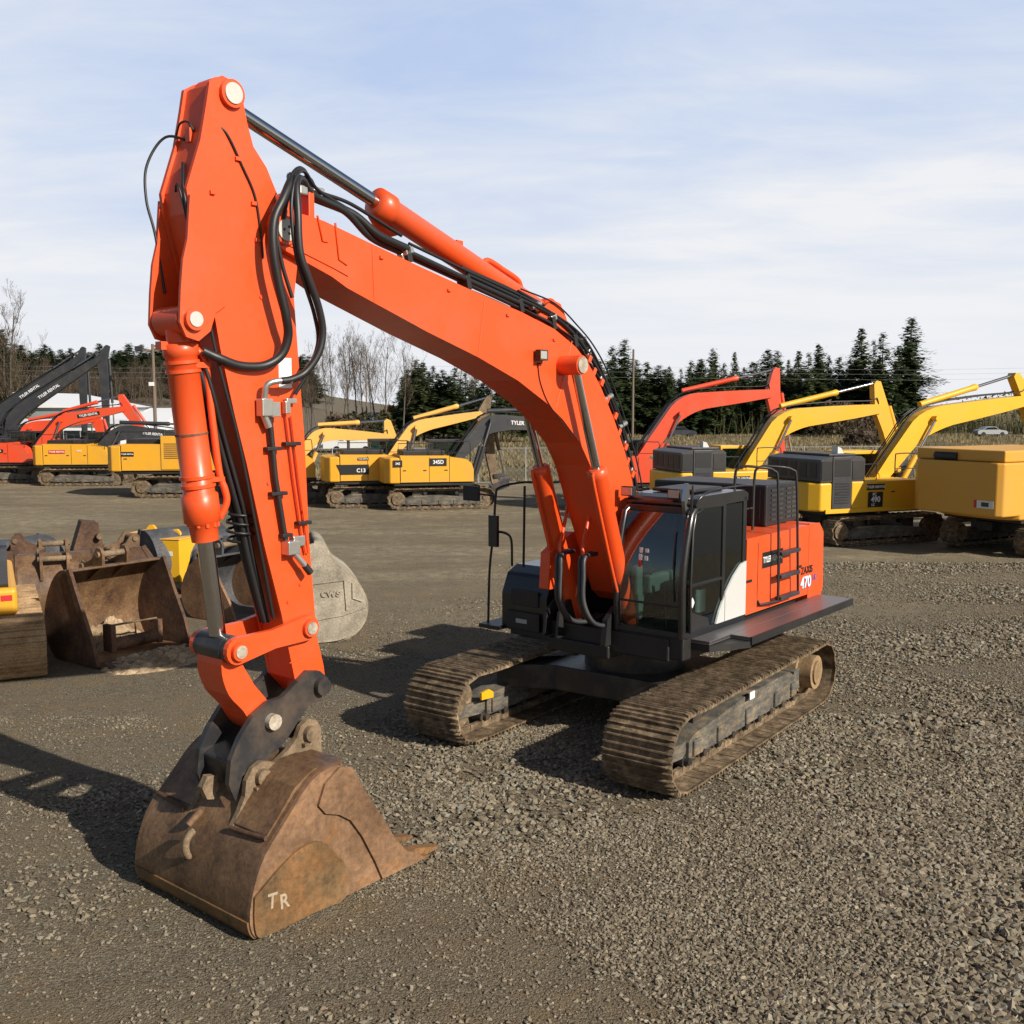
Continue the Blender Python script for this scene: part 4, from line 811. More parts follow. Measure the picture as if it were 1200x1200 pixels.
# yellow boxes with lifting eyes
for (x, y, lab, rz_) in ((-9.95,28.2,'left and rear of the two yellow steel boxes with lifting eyes in the bucket pile',-14),(-8.95,27.2,'right and front of the two yellow steel boxes with lifting eyes',-14)):
    q = empty('weight_box', (x,y,.0), R(rz_)); tag(q, lab, 'steel box', 'yellow steel boxes in the bucket pile')
    MB().bb(-.45,.45,-.6,.6,0,1.12).build('body', M['bright_yellow'], q, .02)
    MB().bb(-.47,.47,-.62,.62,1.12,1.15).build('lid', M['cream_yellow'], q, .01)
    e_ = MB(); e_.prism([(-.16,1.14),(.16,1.14),(.12,1.26),(.05,1.33),(-.05,1.33),(-.12,1.26)],-.04,.04); e_.build('lifting_eye', M['bright_yellow'], q, .01)
    MB().bb(-.3,.25,-.606,-.602,.70,.82).build('label', M['white'], q)
# the pale bucket standing behind the arm
pb = empty('excavator_bucket', (-3.62,19.8,0), R(14)); tag(pb, 'pale dusty bucket standing right behind the orange arm with raised lettering on its side', 'bucket')
po = [(-.75,.95),(-.62,1.45),(-.40,1.86),(-.22,1.96),(-.05,1.90),(.06,1.70),(.16,1.50),(.45,1.28),(.66,1.0),(.76,.72),(.72,.40),(.52,.15),(.2,.02),(-.3,0),(-.75,.02)]
MB().prism(fine_prof(po,2), -.04, .04).build('side_wall', M['pale_bucket'], pb, .02, 3)
pq = fine_prof(po[3:], 2); MB().prism(pq+offset_prof(pq,-.05)[::-1], .04, 1.6, True).build('shell', M['pale_bucket'], pb)
MB().prism(fine_prof(po,2), 1.6, 1.66).build('side_wall', M['pale_bucket'], pb, .02)
fr = MB()
for a, b_ in (((-.35,.45),(-.30,1.16)),((-.30,1.16),(.34,1.22)),((.34,1.22),(.38,.62))): fr.tube([(a[0],-.045,a[1]),(b_[0],-.045,b_[1])],.02,6)
fr.tube([(.50,-.045,1.16),(.50,-.045,.85),(.68,-.045,.78)],.018,6); fr.tube([(-.72,-.045,.38),(.3,-.045,.52),(.74,-.045,.66)],.018,6)
fr.build('raised_frame', M['pale_bucket'], pb); text('raised_lettering','cws',.25,M['pale_bucket'],pb,(.08,-.045,.98),(1,0,0),(0,0,1),.02)
# soil inside and in front of the brown bucket
def mound(name, label, cx, cy, rx, ry, h, mat, rz=0, seed=1, base=-.03, z0=0):
    r_ = np.random.default_rng(seed); n = 40; rows = []; ph = r_.uniform(0,6,6)
    c_, s_ = math.cos(rz), math.sin(rz)
    for i in range(n+1):
        row = []
        for j in range(n+1):
            u, v = i/n*2-1, j/n*2-1; rr = math.sqrt(u*u+v*v); e = max(0,1-rr**1.6)
            z = h*e*(.75+.25*math.sin(5*u+ph[0])*math.sin(6*v+ph[1]))+.05*e**.3*(math.sin(17*u+ph[2])*math.sin(19*v+ph[3])+r_.uniform(-.6,.6)) if e > 0 else base
            x, y = u*rx, v*ry; row.append((cx+x*c_-y*s_, cy+x*s_+y*c_, z0+max(base,z)))
        rows.append(row)
    o = MB().grid(rows, False).build(name, mat); return tag(o, label, kind='stuff')
M['soil'] = rusty('tan_soil', [(.24,.17,.10),(.40,.29,.18),(.52,.39,.25)], 7, 1, .8, 0)
mound('soil_heap','tan soil heaped inside the rusty bucket',-7.75,19.45,.55,.85,.62,M['soil'],mdir,3)
mound('spilled_soil','tan soil spilled in front of the rusty bucket mouth',-6.4,18.45,.75,1.15,.16,M['soil'],mdir,5)
q = empty('hydraulic_thumb', (-7.05,18.95,.12), mdir); tag(q, 'small rusty attachment with a thin rail lying inside the soil-filled bucket', 'attachment')
k_ = MB(); k_.ycyl(0,.12,-.55,.5,.12,12); k_.bb(-.15,.12,-.6,-.5,0,.5); k_.bb(-.15,.12,.4,.5,0,.45); k_.build('body', M['rust_dark'], q, .01); k_ = MB(); k_.tube([(0,-.55,.48),(0,.45,.46)],.02,6); k_.tube([(0,0,.12),(0,-.02,.47)],.015,6); k_.build('rail', M['rust_dusty'], q)

# ================================================================== GROUND
def smooth_noise(x, y, seed=0, f=1.0):
    r_ = np.random.default_rng(seed); out = np.zeros_like(x, dtype=float)
    for k in range(9):
        a = r_.uniform(0, 2*np.pi); ff = f*r_.uniform(.5,1.9); p_ = r_.uniform(0,6.28)
        out += np.sin(ff*(x*np.cos(a)+y*np.sin(a))+p_+1.3*np.sin(ff*.6*(y*np.cos(a)-x*np.sin(a))+p_*2))
    return out/9
def ground_z(X, Y):
    amp = np.clip((60-Y)/50,0,1)
    Z = (.022*smooth_noise(X,Y,1,1.1)+.010*smooth_noise(X,Y,2,4.5)+.005*smooth_noise(X,Y,3,14)-.012)*amp-.002
    Z = Z+amp*(-.016*np.exp(-((Y-9.3-.35*X+.01*X**2)/.32)**2)-.014*np.exp(-((Y-11.4-.32*X)/.28)**2)+.010*np.exp(-((Y-10.3-.34*X)/.4)**2))
    return np.minimum(Z, .014)
def ground_mesh():
    ys = np.concatenate([np.linspace(4.5,16,190), np.linspace(16.1,32,130), np.geomspace(32.5,1800,70)]); ys = np.concatenate([[-60,-20,0,2.5],ys])
    ux = np.linspace(-1,1,241); ux = np.sign(ux)*np.abs(ux)**1.0
    X = []; Y = []
    for y in ys:
        hw = max(14, abs(y)*.72+5) if y < 200 else y*1.4
        if y < 3: hw = 60
        X.append(ux*hw); Y.append(np.full_like(ux, y))
    X = np.array(X); Y = np.array(Y)
    return X, Y, ground_z(X, Y)
X, Y, Z = ground_mesh()
ny, nx_ = X.shape
me = bpy.data.meshes.new('ground'); co = np.stack([X,Y,Z],-1).reshape(-1,3)
idx = np.arange(ny*nx_).reshape(ny,nx_); fc = np.stack([idx[:-1,:-1],idx[:-1,1:],idx[1:,1:],idx[1:,:-1]],-1).reshape(-1,4)
me.vertices.add(len(co)); me.vertices.foreach_set('co', co.ravel().astype(np.float32))
me.loops.add(fc.size); me.loops.foreach_set('vertex_index', fc.ravel().astype(np.int32))
me.polygons.add(len(fc)); me.polygons.foreach_set('loop_start', np.arange(0,fc.size,4,dtype=np.int32)); me.polygons.foreach_set('loop_total', np.full(len(fc),4,dtype=np.int32))
me.polygons.foreach_set('use_smooth', np.ones(len(fc),dtype=bool)); me.update(); me.validate()
def ground_mat():
    m, n, l, b = nt('gravel_yard')
    tc = n.new('ShaderNodeTexCoord'); P_ = tc.outputs['Object']
    def nz(scale, detail=5, rough=.6, vec=P_, sc=None):
        x = n.new('ShaderNodeTexNoise'); x.inputs['Scale'].default_value = scale; x.inputs['Detail'].default_value = detail; x.inputs['Roughness'].default_value = rough
        if sc:
            mp = n.new('ShaderNodeMapping'); mp.inputs['Scale'].default_value = sc; mp.inputs['Rotation'].default_value = (0,0,R(-20)); l.new(vec, mp.inputs['Vector']); vec = mp.outputs[0]
        l.new(vec, x.inputs['Vector']); return x.outputs['Fac']
    def vor(scale, feat='F1'):
        x = n.new('ShaderNodeTexVoronoi'); x.feature = feat; x.inputs['Scale'].default_value = scale; l.new(P_, x.inputs['Vector']); return x
    v1 = vor(34); v2 = vor(15); v3 = vor(75)
    # stone colours
    sepc = n.new('ShaderNodeSeparateColor'); l.new(v1.outputs['Color'], sepc.inputs[0])
    st = ramp(n, [(0,(0.078,0.062,0.043)),(.3,(0.177,0.144,0.098)),(.6,(0.269,0.222,0.157)),(.85,(0.367,0.308,0.225)),(1,(0.226,0.215,0.183))]); l.new(sepc.outputs[0], st.inputs[0])
    s2 = n.new('ShaderNodeSeparateColor'); l.new(v3.outputs['Color'], s2.inputs[0])
    st2 = ramp(n, [(0,(0.106,0.086,0.059)),(.5,(0.219,0.181,0.123)),(1,(0.339,0.285,0.204))]); l.new(s2.outputs[0], st2.inputs[0])
    fine = nz(55,6,.75)
    dirt = ramp(n, [(.3,(0.155,0.113,0.063)),(.55,(0.282,0.211,0.123)),(.75,(0.381,0.291,0.183))]); l.new(fine, dirt.inputs[0])
    big = nz(.6,7,.66,sc=(.6,1.3,1)); mid = nz(2.2,6,.65)
    mx1 = mixc(n,l,.55,st.outputs[0],st2.outputs[0])
    r = ramp(n, [(.44,(0,0,0)),(.60,(1,1,1))]); l.new(big, r.inputs[0])
    r_2 = ramp(n, [(.40,(.25,)*3),(.62,(1,1,1))]); l.new(mid, r_2.inputs[0])
    ml = n.new('ShaderNodeMath'); ml.operation = 'MULTIPLY'; l.new(r.outputs[0], ml.inputs[0]); l.new(r_2.outputs[0], ml.inputs[1])
    c1 = mixc(n,l,ml.outputs[0],mx1,dirt.outputs[0])
    # reddish stains
    rs = nz(1.1,5,.7); rr = ramp(n, [(.62,(0,0,0)),(.74,(.45,)*3)]); l.new(rs, rr.inputs[0]); c1 = mixc(n,l,rr.outputs[0],c1,(.24,.14,.075))
    # packed fine surface of the yard further off, with long streaks
    sep = n.new('ShaderNodeSeparateXYZ'); l.new(P_, sep.inputs[0])
    far = n.new('ShaderNodeMapRange'); far.inputs[1].default_value = 19; far.inputs[2].default_value = 28; l.new(sep.outputs[1], far.inputs[0])
    stre = nz(.35,8,.7,sc=(.4,1.0,1)); pk = ramp(n, [(.33,(0.201,0.165,0.106)),(.5,(0.332,0.274,0.178)),(.68,(0.494,0.409,0.271))]); l.new(stre, pk.inputs[0])
    fg = nz(9,8,.8); pk2 = ramp(n, [(.35,(.75,)*3),(.65,(1.2,)*3)]); l.new(fg, pk2.inputs[0])
    pm = n.new('ShaderNodeMix'); pm.data_type='RGBA'; pm.blend_type='MULTIPLY'; pm.inputs[0].default_value=1; l.new(pk.outputs[0],pm.inputs[6]); l.new(pk2.outputs[0],pm.inputs[7])
    jit = n.new('ShaderNodeMath'); jit.operation='MULTIPLY'; l.new(far.outputs[0], jit.inputs[0]); l.new(r_2.outputs[0], jit.inputs[1])
    c2 = mixc(n,l,jit.outputs[0],c1,pm.outputs[2])
    # dry grass field beyond the yard
    edge = n.new('ShaderNodeMath'); edge.operation='MULTIPLY_ADD'; l.new(nz(.12,5,.6), edge.inputs[0]); edge.inputs[1].default_value = 16; l.new(sep.outputs[1], edge.inputs[2])
    em = n.new('ShaderNodeMapRange'); em.inputs[1].default_value = 67; em.inputs[2].default_value = 70; xm = n.new('ShaderNodeMapRange'); xm.inputs[1].default_value = -14; xm.inputs[2].default_value = -22; xm.inputs[3].default_value = 0; xm.inputs[4].default_value = -26; l.new(sep.outputs[0], xm.inputs[0]); ea = n.new('ShaderNodeMath'); ea.operation='ADD'; l.new(edge.outputs[0], ea.inputs[0]); l.new(xm.outputs[0], ea.inputs[1]); l.new(ea.outputs[0], em.inputs[0])
    gz = nz(.12,8,.7,sc=(.5,2.2,1)); gr = ramp(n, [(.34,(.10,.085,.045)),(.48,(.20,.16,.085)),(.58,(.27,.215,.115)),(.7,(.15,.14,.07))]); l.new(gz, gr.inputs[0])
    gf = nz(3,6,.8); g2 = ramp(n, [(.3,(.6,)*3),(.7,(1.25,)*3)]); l.new(gf, g2.inputs[0])
    gm = n.new('ShaderNodeMix'); gm.data_type='RGBA'; gm.blend_type='MULTIPLY'; gm.inputs[0].default_value=1; l.new(gr.outputs[0],gm.inputs[6]); l.new(g2.outputs[0],gm.inputs[7])
    c3 = mixc(n,l,em.outputs[0],c2,gm.outputs[2])
    l.new(c3, b.inputs['Base Color']); b.inputs['Roughness'].default_value = .95; b.inputs['Specular IOR Level'].default_value = .15
    h = n.new('ShaderNodeMath'); h.operation='MULTIPLY_ADD'; l.new(v1.outputs['Distance'], h.inputs[0]); h.inputs[1].default_value = -.9; l.new(fine, h.inputs[2])
    h2 = n.new('ShaderNodeMath'); h2.operation='MULTIPLY_ADD'; l.new(v3.outputs['Distance'], h2.inputs[0]); h2.inputs[1].default_value = -.5; l.new(h.outputs[0], h2.inputs[2])
    bump(n,l,b,h2.outputs[0],1.0,.045)
    return m
me.materials.append(ground_mat()); go = bpy.data.objects.new('ground', me); col.objects.link(go); tag(go, kind='structure')

# loose crushed stone in the foreground
def stones(name, N, ymin, ymax, smin, smax, label, seed, power=1.0):
    r_ = np.random.default_rng(seed)
    y = ymin+(ymax-ymin)*r_.random(N*3)**power; x = (r_.random(N*3)*2-1)*(y*.56+.6)
    dens = smooth_noise(x*.5,y*1.2,11,1.1)+.6*smooth_noise(x,y,12,3.0)+.35*(x/(y*.5))
    rgt = np.clip((x+1)/4,0,1)
    dens = dens-.38*np.exp(-((y-9.3-.35*x+.01*x**2)/.38)**2)-.38*np.exp(-((y-11.4-.32*x)/.34)**2)-.3*np.exp(-((y-16.5+.22*x)/.5)**2)-.3*np.exp(-((y-19+.2*x)/.5)**2)
    keep = r_.random(N*3) < np.clip(.46+2.1*dens+.28*rgt,.14,1)
    x, y = x[keep][:N], y[keep][:N]; n = len(x)
    big = np.clip(.8+1.6*smooth_noise(x,y*1.3,44,.9),.55,1.7)
    base = np.array([[1,0,0],[-.9,.1,0],[.1,1,.1],[0,-.95,0],[.15,.1,.8],[-.1,0,-.6],[.6,.6,.35],[-.6,-.55,.4]])
    from itertools import combinations
    # convex hull of the base stone
    hull = []
    for a,b_,c_ in combinations(range(len(base)),3):
        nr = np.cross(base[b_]-base[a],base[c_]-base[a]); dd = (base-base[a])@nr
        if np.all(dd <= 1e-6): hull.append((a,b_,c_))
        elif np.all(dd >= -1e-6): hull.append((a,c_,b_))
    hull = np.array(hull)
    s = (smin+(smax-smin)*r_.random(n)**2.4)*(.62+.5*np.clip((x+2)/4,0,1))*big
    V = base[None]+r_.normal(0,.16,(n,len(base),3)); V = V*(s[:,None,None]*np.stack([np.ones(n),.6+.4*r_.random(n),.45+.35*r_.random(n)],-1)[:,None,:])
    a = r_.random(n)*6.28; ti = r_.normal(0,.35,n)
    ca_, sa_ = np.cos(a), np.sin(a); ct, st_ = np.cos(ti), np.sin(ti)
    vx = V[...,0]*ct[:,None]+V[...,2]*st_[:,None]; vz = -V[...,0]*st_[:,None]+V[...,2]*ct[:,None]; vy = V[...,1]
    W = np.stack([vx*ca_[:,None]-vy*sa_[:,None]+x[:,None], vx*sa_[:,None]+vy*ca_[:,None]+y[:,None], vz+(s*.22+ground_z(x,y))[:,None]],-1)
    co = W.reshape(-1,3).astype(np.float32); fc = (hull[None]+np.arange(n)[:,None,None]*len(base)).reshape(-1,3)
    me = bpy.data.meshes.new(name); me.vertices.add(len(co)); me.vertices.foreach_set('co', co.ravel()); me.loops.add(fc.size); me.loops.foreach_set('vertex_index', fc.ravel().astype(np.int32))
    me.polygons.add(len(fc)); me.polygons.foreach_set('loop_start', np.arange(0,fc.size,3,dtype=np.int32)); me.polygons.foreach_set('loop_total', np.full(len(fc),3,dtype=np.int32)); me.polygons.foreach_set('use_smooth', np.zeros(len(fc),dtype=bool)); me.update()
    me.materials.append(M['stone']); o = bpy.data.objects.new(name, me); col.objects.link(o); return tag(o, label, kind='stuff')
def stone_mat():
    m, n, l, b = nt('crushed_stone'); g = n.new('ShaderNodeNewGeometry'); r = ramp(n, [(0,(0.085,0.069,0.048)),(.3,(0.159,0.131,0.090)),(.6,(0.216,0.181,0.126)),(.82,(0.273,0.230,0.165)),(.93,(0.170,0.175,0.149)),(1,(0.375,0.318,0.232))])
    l.new(g.outputs['Random Per Island'], r.inputs[0]); a = noise(n,l,40,4); o = mixc(n,l,a.outputs['Fac'],r.outputs[0],(.17,.13,.08))
    mm = n.new('ShaderNodeMix'); mm.data_type='RGBA'; mm.inputs[0].default_value=.7; l.new(o,mm.inputs[6]); l.new(r.outputs[0],mm.inputs[7]); l.new(mm.outputs[2], b.inputs['Base Color']); b.inputs['Roughness'].default_value=.9; b.inputs['Specular IOR Level'].default_value=.2; return m
M['stone'] = stone_mat()
stones('gravel', 185000, 6.2, 15, .010, .056, 'loose crushed grey stone covering the foreground', 21, .9)
stones('far_gravel', 110000, 14, 30, .014, .048, 'loose stone scattered across the yard', 22, 1.0)

# ================================================================== BUILDINGS, POLES, FENCE, CARS
M['shed_wall'] = plain('grey_cladding', (.22,.24,.24), .6); M['shed_roof'] = plain('white_roof', (.68,.69,.70), .5); M['shed_dark'] = plain('dark_opening', (.03,.03,.035), .7)
M['wood'] = plain('pole_wood', (.16,.12,.09), .9); M['blue_grey'] = plain('blue_grey_wall', (.16,.19,.24), .7); M['concrete'] = plain('wire_grey', (.3,.3,.3), .6)
def shed(label, cx, cy, w, d, h, ridge, wall='shed_wall', roof='shed_roof', windows=0, rz=0, along=True):
    rt = empty('shed', (cx,cy,-.05), R(rz)); tag(rt, label, 'shed')
    if along:   # ridge along local X
        MB().bb(-w/2,w/2,-d/2,d/2,0,h).build('wall', M[wall], rt); r_ = MB(); r_.add([(-w/2-.4,-d/2-.4,h),(w/2+.4,-d/2-.4,h),(w/2+.4,0,ridge),(-w/2-.4,0,ridge),(w/2+.4,d/2+.4,h),(-w/2-.4,d/2+.4,h)],[(0,1,2,3),(3,2,4,5),(0,3,5),(1,4,2),(0,5,4,1)]); r_.build('roof', M[roof], rt)
    else:
        MB().bb(-w/2,w/2,-d/2,d/2,0,h).build('wall', M[wall], rt); r_ = MB(); r_.add([(-w/2-.4,-d/2-.4,h),(-w/2-.4,d/2+.4,h),(0,-d/2-.4,ridge),(0,d/2+.4,ridge),(w/2+.4,-d/2-.4,h),(w/2+.4,d/2+.4,h)],[(0,2,3,1),(2,4,5,3),(0,4,2),(1,3,5),(0,1,5,4)]); r_.build('roof', M[roof], rt)
    for k in range(windows):
        x = -w/2+w*(k+.5)/windows; MB().bb(x-.7,x+.7,-d/2-.06,-d/2-.002,1.2,2.4).build('window', M['dark_glass'], rt)
    return rt
shed('long grey metal shed with a pale roof behind the orange excavators', -52,114,16,22,4.4,6.0,rz=0,windows=0,along=False)
shed('white-roofed shed to the right of the grey one', -52,125,22,14,2.6,4.3,windows=5)
shed('low shed with a white roof behind the tall lamp pole', -41,106,13,10,2.2,4.0,rz=-4)
shed('small white-walled workshop with dark windows between the orange booms', -40,95,9,6,3.0,3.4,wall='shed_roof',windows=6)
if False: shed('dark-roofed grey house behind the bare trees', -22.6,150,6,8,5.0,7.0,wall='blue_grey',roof='shed_dark',windows=3)
shed('low blue-grey shed in front of the orange shrub', -17.5,150,6,6,2.5,3.6,wall='blue_grey',roof='blue_grey')
def pole(label, x, y, h, arms=1, r=.14):
    rt = empty('utility_pole', (x,y,0)); tag(rt, label, 'pole')
    MB().tube([(0,0,0),(0,0,h)],[r,r*.7],10).build('post', M['wood'], rt)
    for k in range(arms):
        MB().bb(-1.1,1.1,-.06,.06,h-.5-.9*k,h-.36-.9*k).build('cross_arm', M['wood'], rt)
        for x_ in (-.9,.9): MB().bb(x_-.25,x_+.25,-.2,.1,h-.45,h-.15).build('floodlight', M['grey_paint'], rt) if k == 0 else None
    return rt
p1 = pole('tall pole with floodlights beside the white-roofed shed', -24.2,70,8.7)
MB().bb(-.25,.05,-.3,-.1,5.9,6.15).build('junction_box', M['white'], p1)
pole('slim pale pole in front of the fir treeline', 17.3,148,12.5,0,.2)
pole('thin pole beyond the field, left of the fenced machines', -19,135,9,0,.12)
w_ = MB()
for z in (9.6,8.9,8.1): w_.tube([(-120,160,z+2),(-60,158,z+.6),(0,156,z+.8),(60,155,z+.2),(140,150,z+1.5)],.012,4)
tag(w_.build('power_line', M['concrete']), 'power lines strung in front of the treeline', 'power line')
# chain link fence
fe = empty('chain_link_fence', (0,0,0)); tag(fe, 'chain link fence along the far side of the yard', 'fence')
x0,y0,x1,y1 = -16,59,40,64
nps = 20
for k in range(nps+1):
    t = k/nps; MB().tube([(x0+(x1-x0)*t,y0+(y1-y0)*t,0),(x0+(x1-x0)*t,y0+(y1-y0)*t,2.15)],.035,6).build('post', M['concrete'], fe)
f = MB()
for z in (.1,2.1): f.tube([(x0,y0,z),(x1,y1,z)],.02,5)
L_ = math.hypot(x1-x0,y1-y0); k = 0.
while k < L_:
    for dd in (1.9,-1.9):
        a = k; b_ = k+dd
        if 0 <= b_ <= L_: f.tube([(x0+(x1-x0)*a/L_,y0+(y1-y0)*a/L_,.1),(x0+(x1-x0)*b_/L_,y0+(y1-y0)*b_/L_,2.1)],.005,3,False)
    k += .32
f.build('wire_mesh', M['concrete'], fe)
def car(label, x, y, rz, mat, kind='car'):
    rt = empty('parked_car' if kind == 'car' else 'pickup_truck', (x,y,0), R(rz)); tag(rt, label, 'car' if kind == 'car' else 'pickup truck')
    pf = [(-2.2,.35),(-2.25,.75),(-2.0,.95),(-1.5,1.0),(-.9,1.42),(.4,1.45),(1.0,1.02),(2.0,.86),(2.25,.65),(2.2,.35)] if kind == 'car' else [(-2.7,.45),(-2.7,1.15),(-.7,1.15),(-.6,1.85),(.7,1.85),(1.2,1.25),(2.4,1.12),(2.6,.8),(2.6,.45)]
    MB().prism(pf,-.88,.88).build('body', M[mat], rt, .08, 3)
    gl = [(-1.35,1.02),(-.85,1.36),(.35,1.38),(.88,1.04)] if kind == 'car' else [(-.5,1.2),(-.5,1.75),(.6,1.75),(1.05,1.25)]
    for s_ in (1,-1): MB().prism(gl,min(s_*.882,s_*.89),max(s_*.882,s_*.89)).build('window', M['dark_glass'], rt)
    for xx in (-1.4,1.4):
        for s_ in (1,-1): MB().ycyl(xx,.34,min(s_*.7,s_*.9),max(s_*.7,s_*.9),.34,18).build('wheel', M['rubber'], rt)
    return rt
M['car_silver'] = paint('silver_car', (.35,.37,.38), amount=.1); M['car_dark'] = paint('dark_car', (.02,.025,.04), amount=.1); M['car_white'] = paint('white_car', (.7,.7,.7), amount=.1)
rd = MB().bb(30,400,150,155,.0,.02)
m_ = plain('asphalt', (.07,.07,.07), .9); tag(rd.build('road', m_), kind='structure')
car('silver car on the road at the far right', 70.5,152,2,'car_silver'); car('small dark car parked across the field before the firs', 24.5,150,5,'car_dark')
car('dark pickup parked between the orange booms and the white workshop', -36,84,10,'car_dark','pickup'); car('white pickup parked by the workshop', -40.5,88,0,'car_white','pickup')
car('white box truck cab beyond the yellow booms', -15.5,100,0,'car_white','pickup'); car('white pickup beyond the yellow booms, left of the box truck', -19,102,5,'car_white','pickup')

# ================================================================== TREES
def leafmat(name, a, b_, c_):
    m, n, l, b = nt(name); g = n.new('ShaderNodeNewGeometry'); r = ramp(n, [(0,a),(.5,b_),(1,c_)]); l.new(g.outputs['Random Per Island'], r.inputs[0]); l.new(r.outputs[0], b.inputs['Base Color']); b.inputs['Roughness'].default_value=.8; b.inputs['Specular IOR Level'].default_value=.15
    tl = n.new('ShaderNodeBsdfTranslucent'); l.new(r.outputs[0], tl.inputs[0]); ms = n.new('ShaderNodeMixShader'); ms.inputs[0].default_value = .35; l.new(b.outputs[0], ms.inputs[1]); l.new(tl.outputs[0], ms.inputs[2]); l.new(ms.outputs[0], n['Material Output'].inputs[0]); return m
M['needles'] = leafmat('fir_needles',(.045,.075,.034),(.08,.115,.05),(.12,.15,.065))
M['needles_pale'] = leafmat('pale_fir_needles',(.07,.095,.045),(.11,.135,.06),(.15,.17,.08))
M['bark'] = plain('bark', (.13,.105,.085), .95); M['alder'] = leafmat('alder_bark',(.12,.10,.08),(.17,.15,.125),(.24,.215,.18)); M['twigs'] = leafmat('bare_twigs',(.09,.066,.046),(.135,.10,.07),(.18,.14,.095))
M['shrub'] = leafmat('dark_shrub',(.04,.05,.022),(.08,.08,.035),(.13,.11,.05)); M['orange_shrub'] = leafmat('orange_shrub',(.22,.09,.03),(.32,.14,.05),(.38,.2,.08))
M['dry_grass'] = leafmat('dry_grass',(.18,.14,.07),(.28,.22,.11),(.38,.31,.17))
class Tri:
    def __init__(s): s.v=[]; s.n=0
    def add(s,a,b,c): s.v += [a,b,c]
    def mesh(s,name,mat):
        co = np.array([tuple(p) for p in s.v],dtype=np.float32); n = len(co)//3; me = bpy.data.meshes.new(name)
        me.vertices.add(len(co)); me.vertices.foreach_set('co',co.ravel()); me.loops.add(n*3); me.loops.foreach_set('vertex_index',np.arange(n*3,dtype=np.int32)); me.polygons.add(n); me.polygons.foreach_set('loop_start',np.arange(0,n*3,3,dtype=np.int32)); me.polygons.foreach_set('loop_total',np.full(n,3,dtype=np.int32)); me.polygons.foreach_set('use_smooth', np.zeros(n,dtype=bool)); me.update(); me.materials.append(mat); return me
def fir_meshes(seed, H=16, W=.20, base=.12, gap=.15, mat='needles', irregular=.3):
    r_ = random.Random(seed); t = Tri(); z = H*base
    nlev = int(H*2.6)
    for i in range(nlev):
        u = i/nlev; zz = H*base+(H*.985-H*base)*u; rad = H*W*min(1,(1-u)*1.12)**.85*(.75+irregular*r_.random()*1.7)+.10
        nb = 7 if u < .8 else 5
        for k in range(nb):
            if r_.random() < gap: continue
            a = r_.uniform(0,6.283); rr = rad*r_.uniform(.55,1.15); droop = r_.uniform(.05,.30)*rr-(.25*rr*u)
            ca_,sa_ = math.cos(a),math.sin(a); steps = max(3,int(rr/.35))
            for q in range(1,steps+1):
                f_ = q/steps; d_ = rr*f_; cx,cy,cz = ca_*d_,sa_*d_,zz-droop*f_**1.5
                for _ in range(3):
                    s_ = (.42+.35*(1-f_))*r_.uniform(.6,1.3)*(.5+.7*(1-u)**.6); jx,jy,jz = r_.gauss(0,.2),r_.gauss(0,.2),r_.gauss(0,.2)
                    p0 = (cx+jx-sa_*s_,cy+jy+ca_*s_,cz+jz-.22*s_); p1 = (cx+jx+sa_*s_,cy+jy-ca_*s_,cz+jz-.22*s_); p2 = (cx+jx+ca_*s_*1.2,cy+jy+sa_*s_*1.2,cz+jz+r_.uniform(-.75,.25)*s_); t.add(p0,p1,p2)
    tr = MB(); tr.tube([(0,0,-.3),(0,0,H*.5),(0,0,H*.98)],[H*.018,H*.011,.02],7)
    return t.mesh('crown',M[mat]), tr.mesh('trunk',M['bark'])
def bare_meshes(seed, H=15):
    r_ = random.Random(seed); tr = MB(); tw = Tri()
    def br(p,d,L,r,lev):
        n = 3; pts=[p]; q = p.copy(); dd = d.copy()
        for i in range(n):
            dd = (dd+Vector((r_.gauss(0,.10),r_.gauss(0,.10),r_.gauss(.04,.05)))).normalized(); q = q+dd*L/n; pts.append(q.copy())
        if lev < 1: tr.tube(pts,[r,r*.8,r*.6,r*.35],5,False)
        else:
            for a,b_ in zip(pts,pts[1:]):
                s_ = Vector((r_.uniform(-1,1),r_.uniform(-1,1),0)).normalized()*r; tw.add(a+s_,a-s_,b_)
        if lev < 4:
            k = {0:19,1:7,2:5,3:3}[lev]
            for i in range(k):
                f_ = r_.uniform(.28 if lev == 0 else .2,.98); j = min(n-1,int(f_*n)); pp = pts[j]+(pts[j+1]-pts[j])*(f_*n-j)
                a = r_.uniform(0,6.28); o = Vector((math.cos(a),math.sin(a),r_.uniform(.7,1.3))).normalized()
                br(pp,(dd*.35+o*.65).normalized(),L*(.36 if lev == 0 else .5)*r_.uniform(.7,1.2)*(1.15-f_*.5),max(.016,r*.34),lev+1)
    br(Vector((0,0,-.3)),Vector((0,0,1)),H,H*.012,0)
    return tw.mesh('crown',M['twigs']), tr.mesh('trunk',M['alder'])
def place_tree(meshes, x, y, s, rz, label, group, name, cat, z=0, sxy=1):
    rt = empty(name,(x,y,z),rz); rt.scale = (s*sxy,s*sxy,s); tag(rt,label,cat,group)
    for me,nm in zip(meshes,('crown','trunk')):
        o = bpy.data.objects.new(nm,me); col.objects.link(o); o.parent = rt
    return rt
firs = [fir_meshes(100+i,16,[.27,.32,.24,.36,.30,.26][i],[.1,.18,.25,.08,.3,.15][i],[.15,.2,.3,.12,.25,.35][i],['needles','needles','needles_pale','needles','needles_pale','needles'][i]) for i in range(6)]
bares = [bare_meshes(200+i,15) for i in range(4)]
def at(px, d): return (px-600)/1204.7*d
def hgt(ytop, d): return 4.62-(ytop-475)/1204.7*d
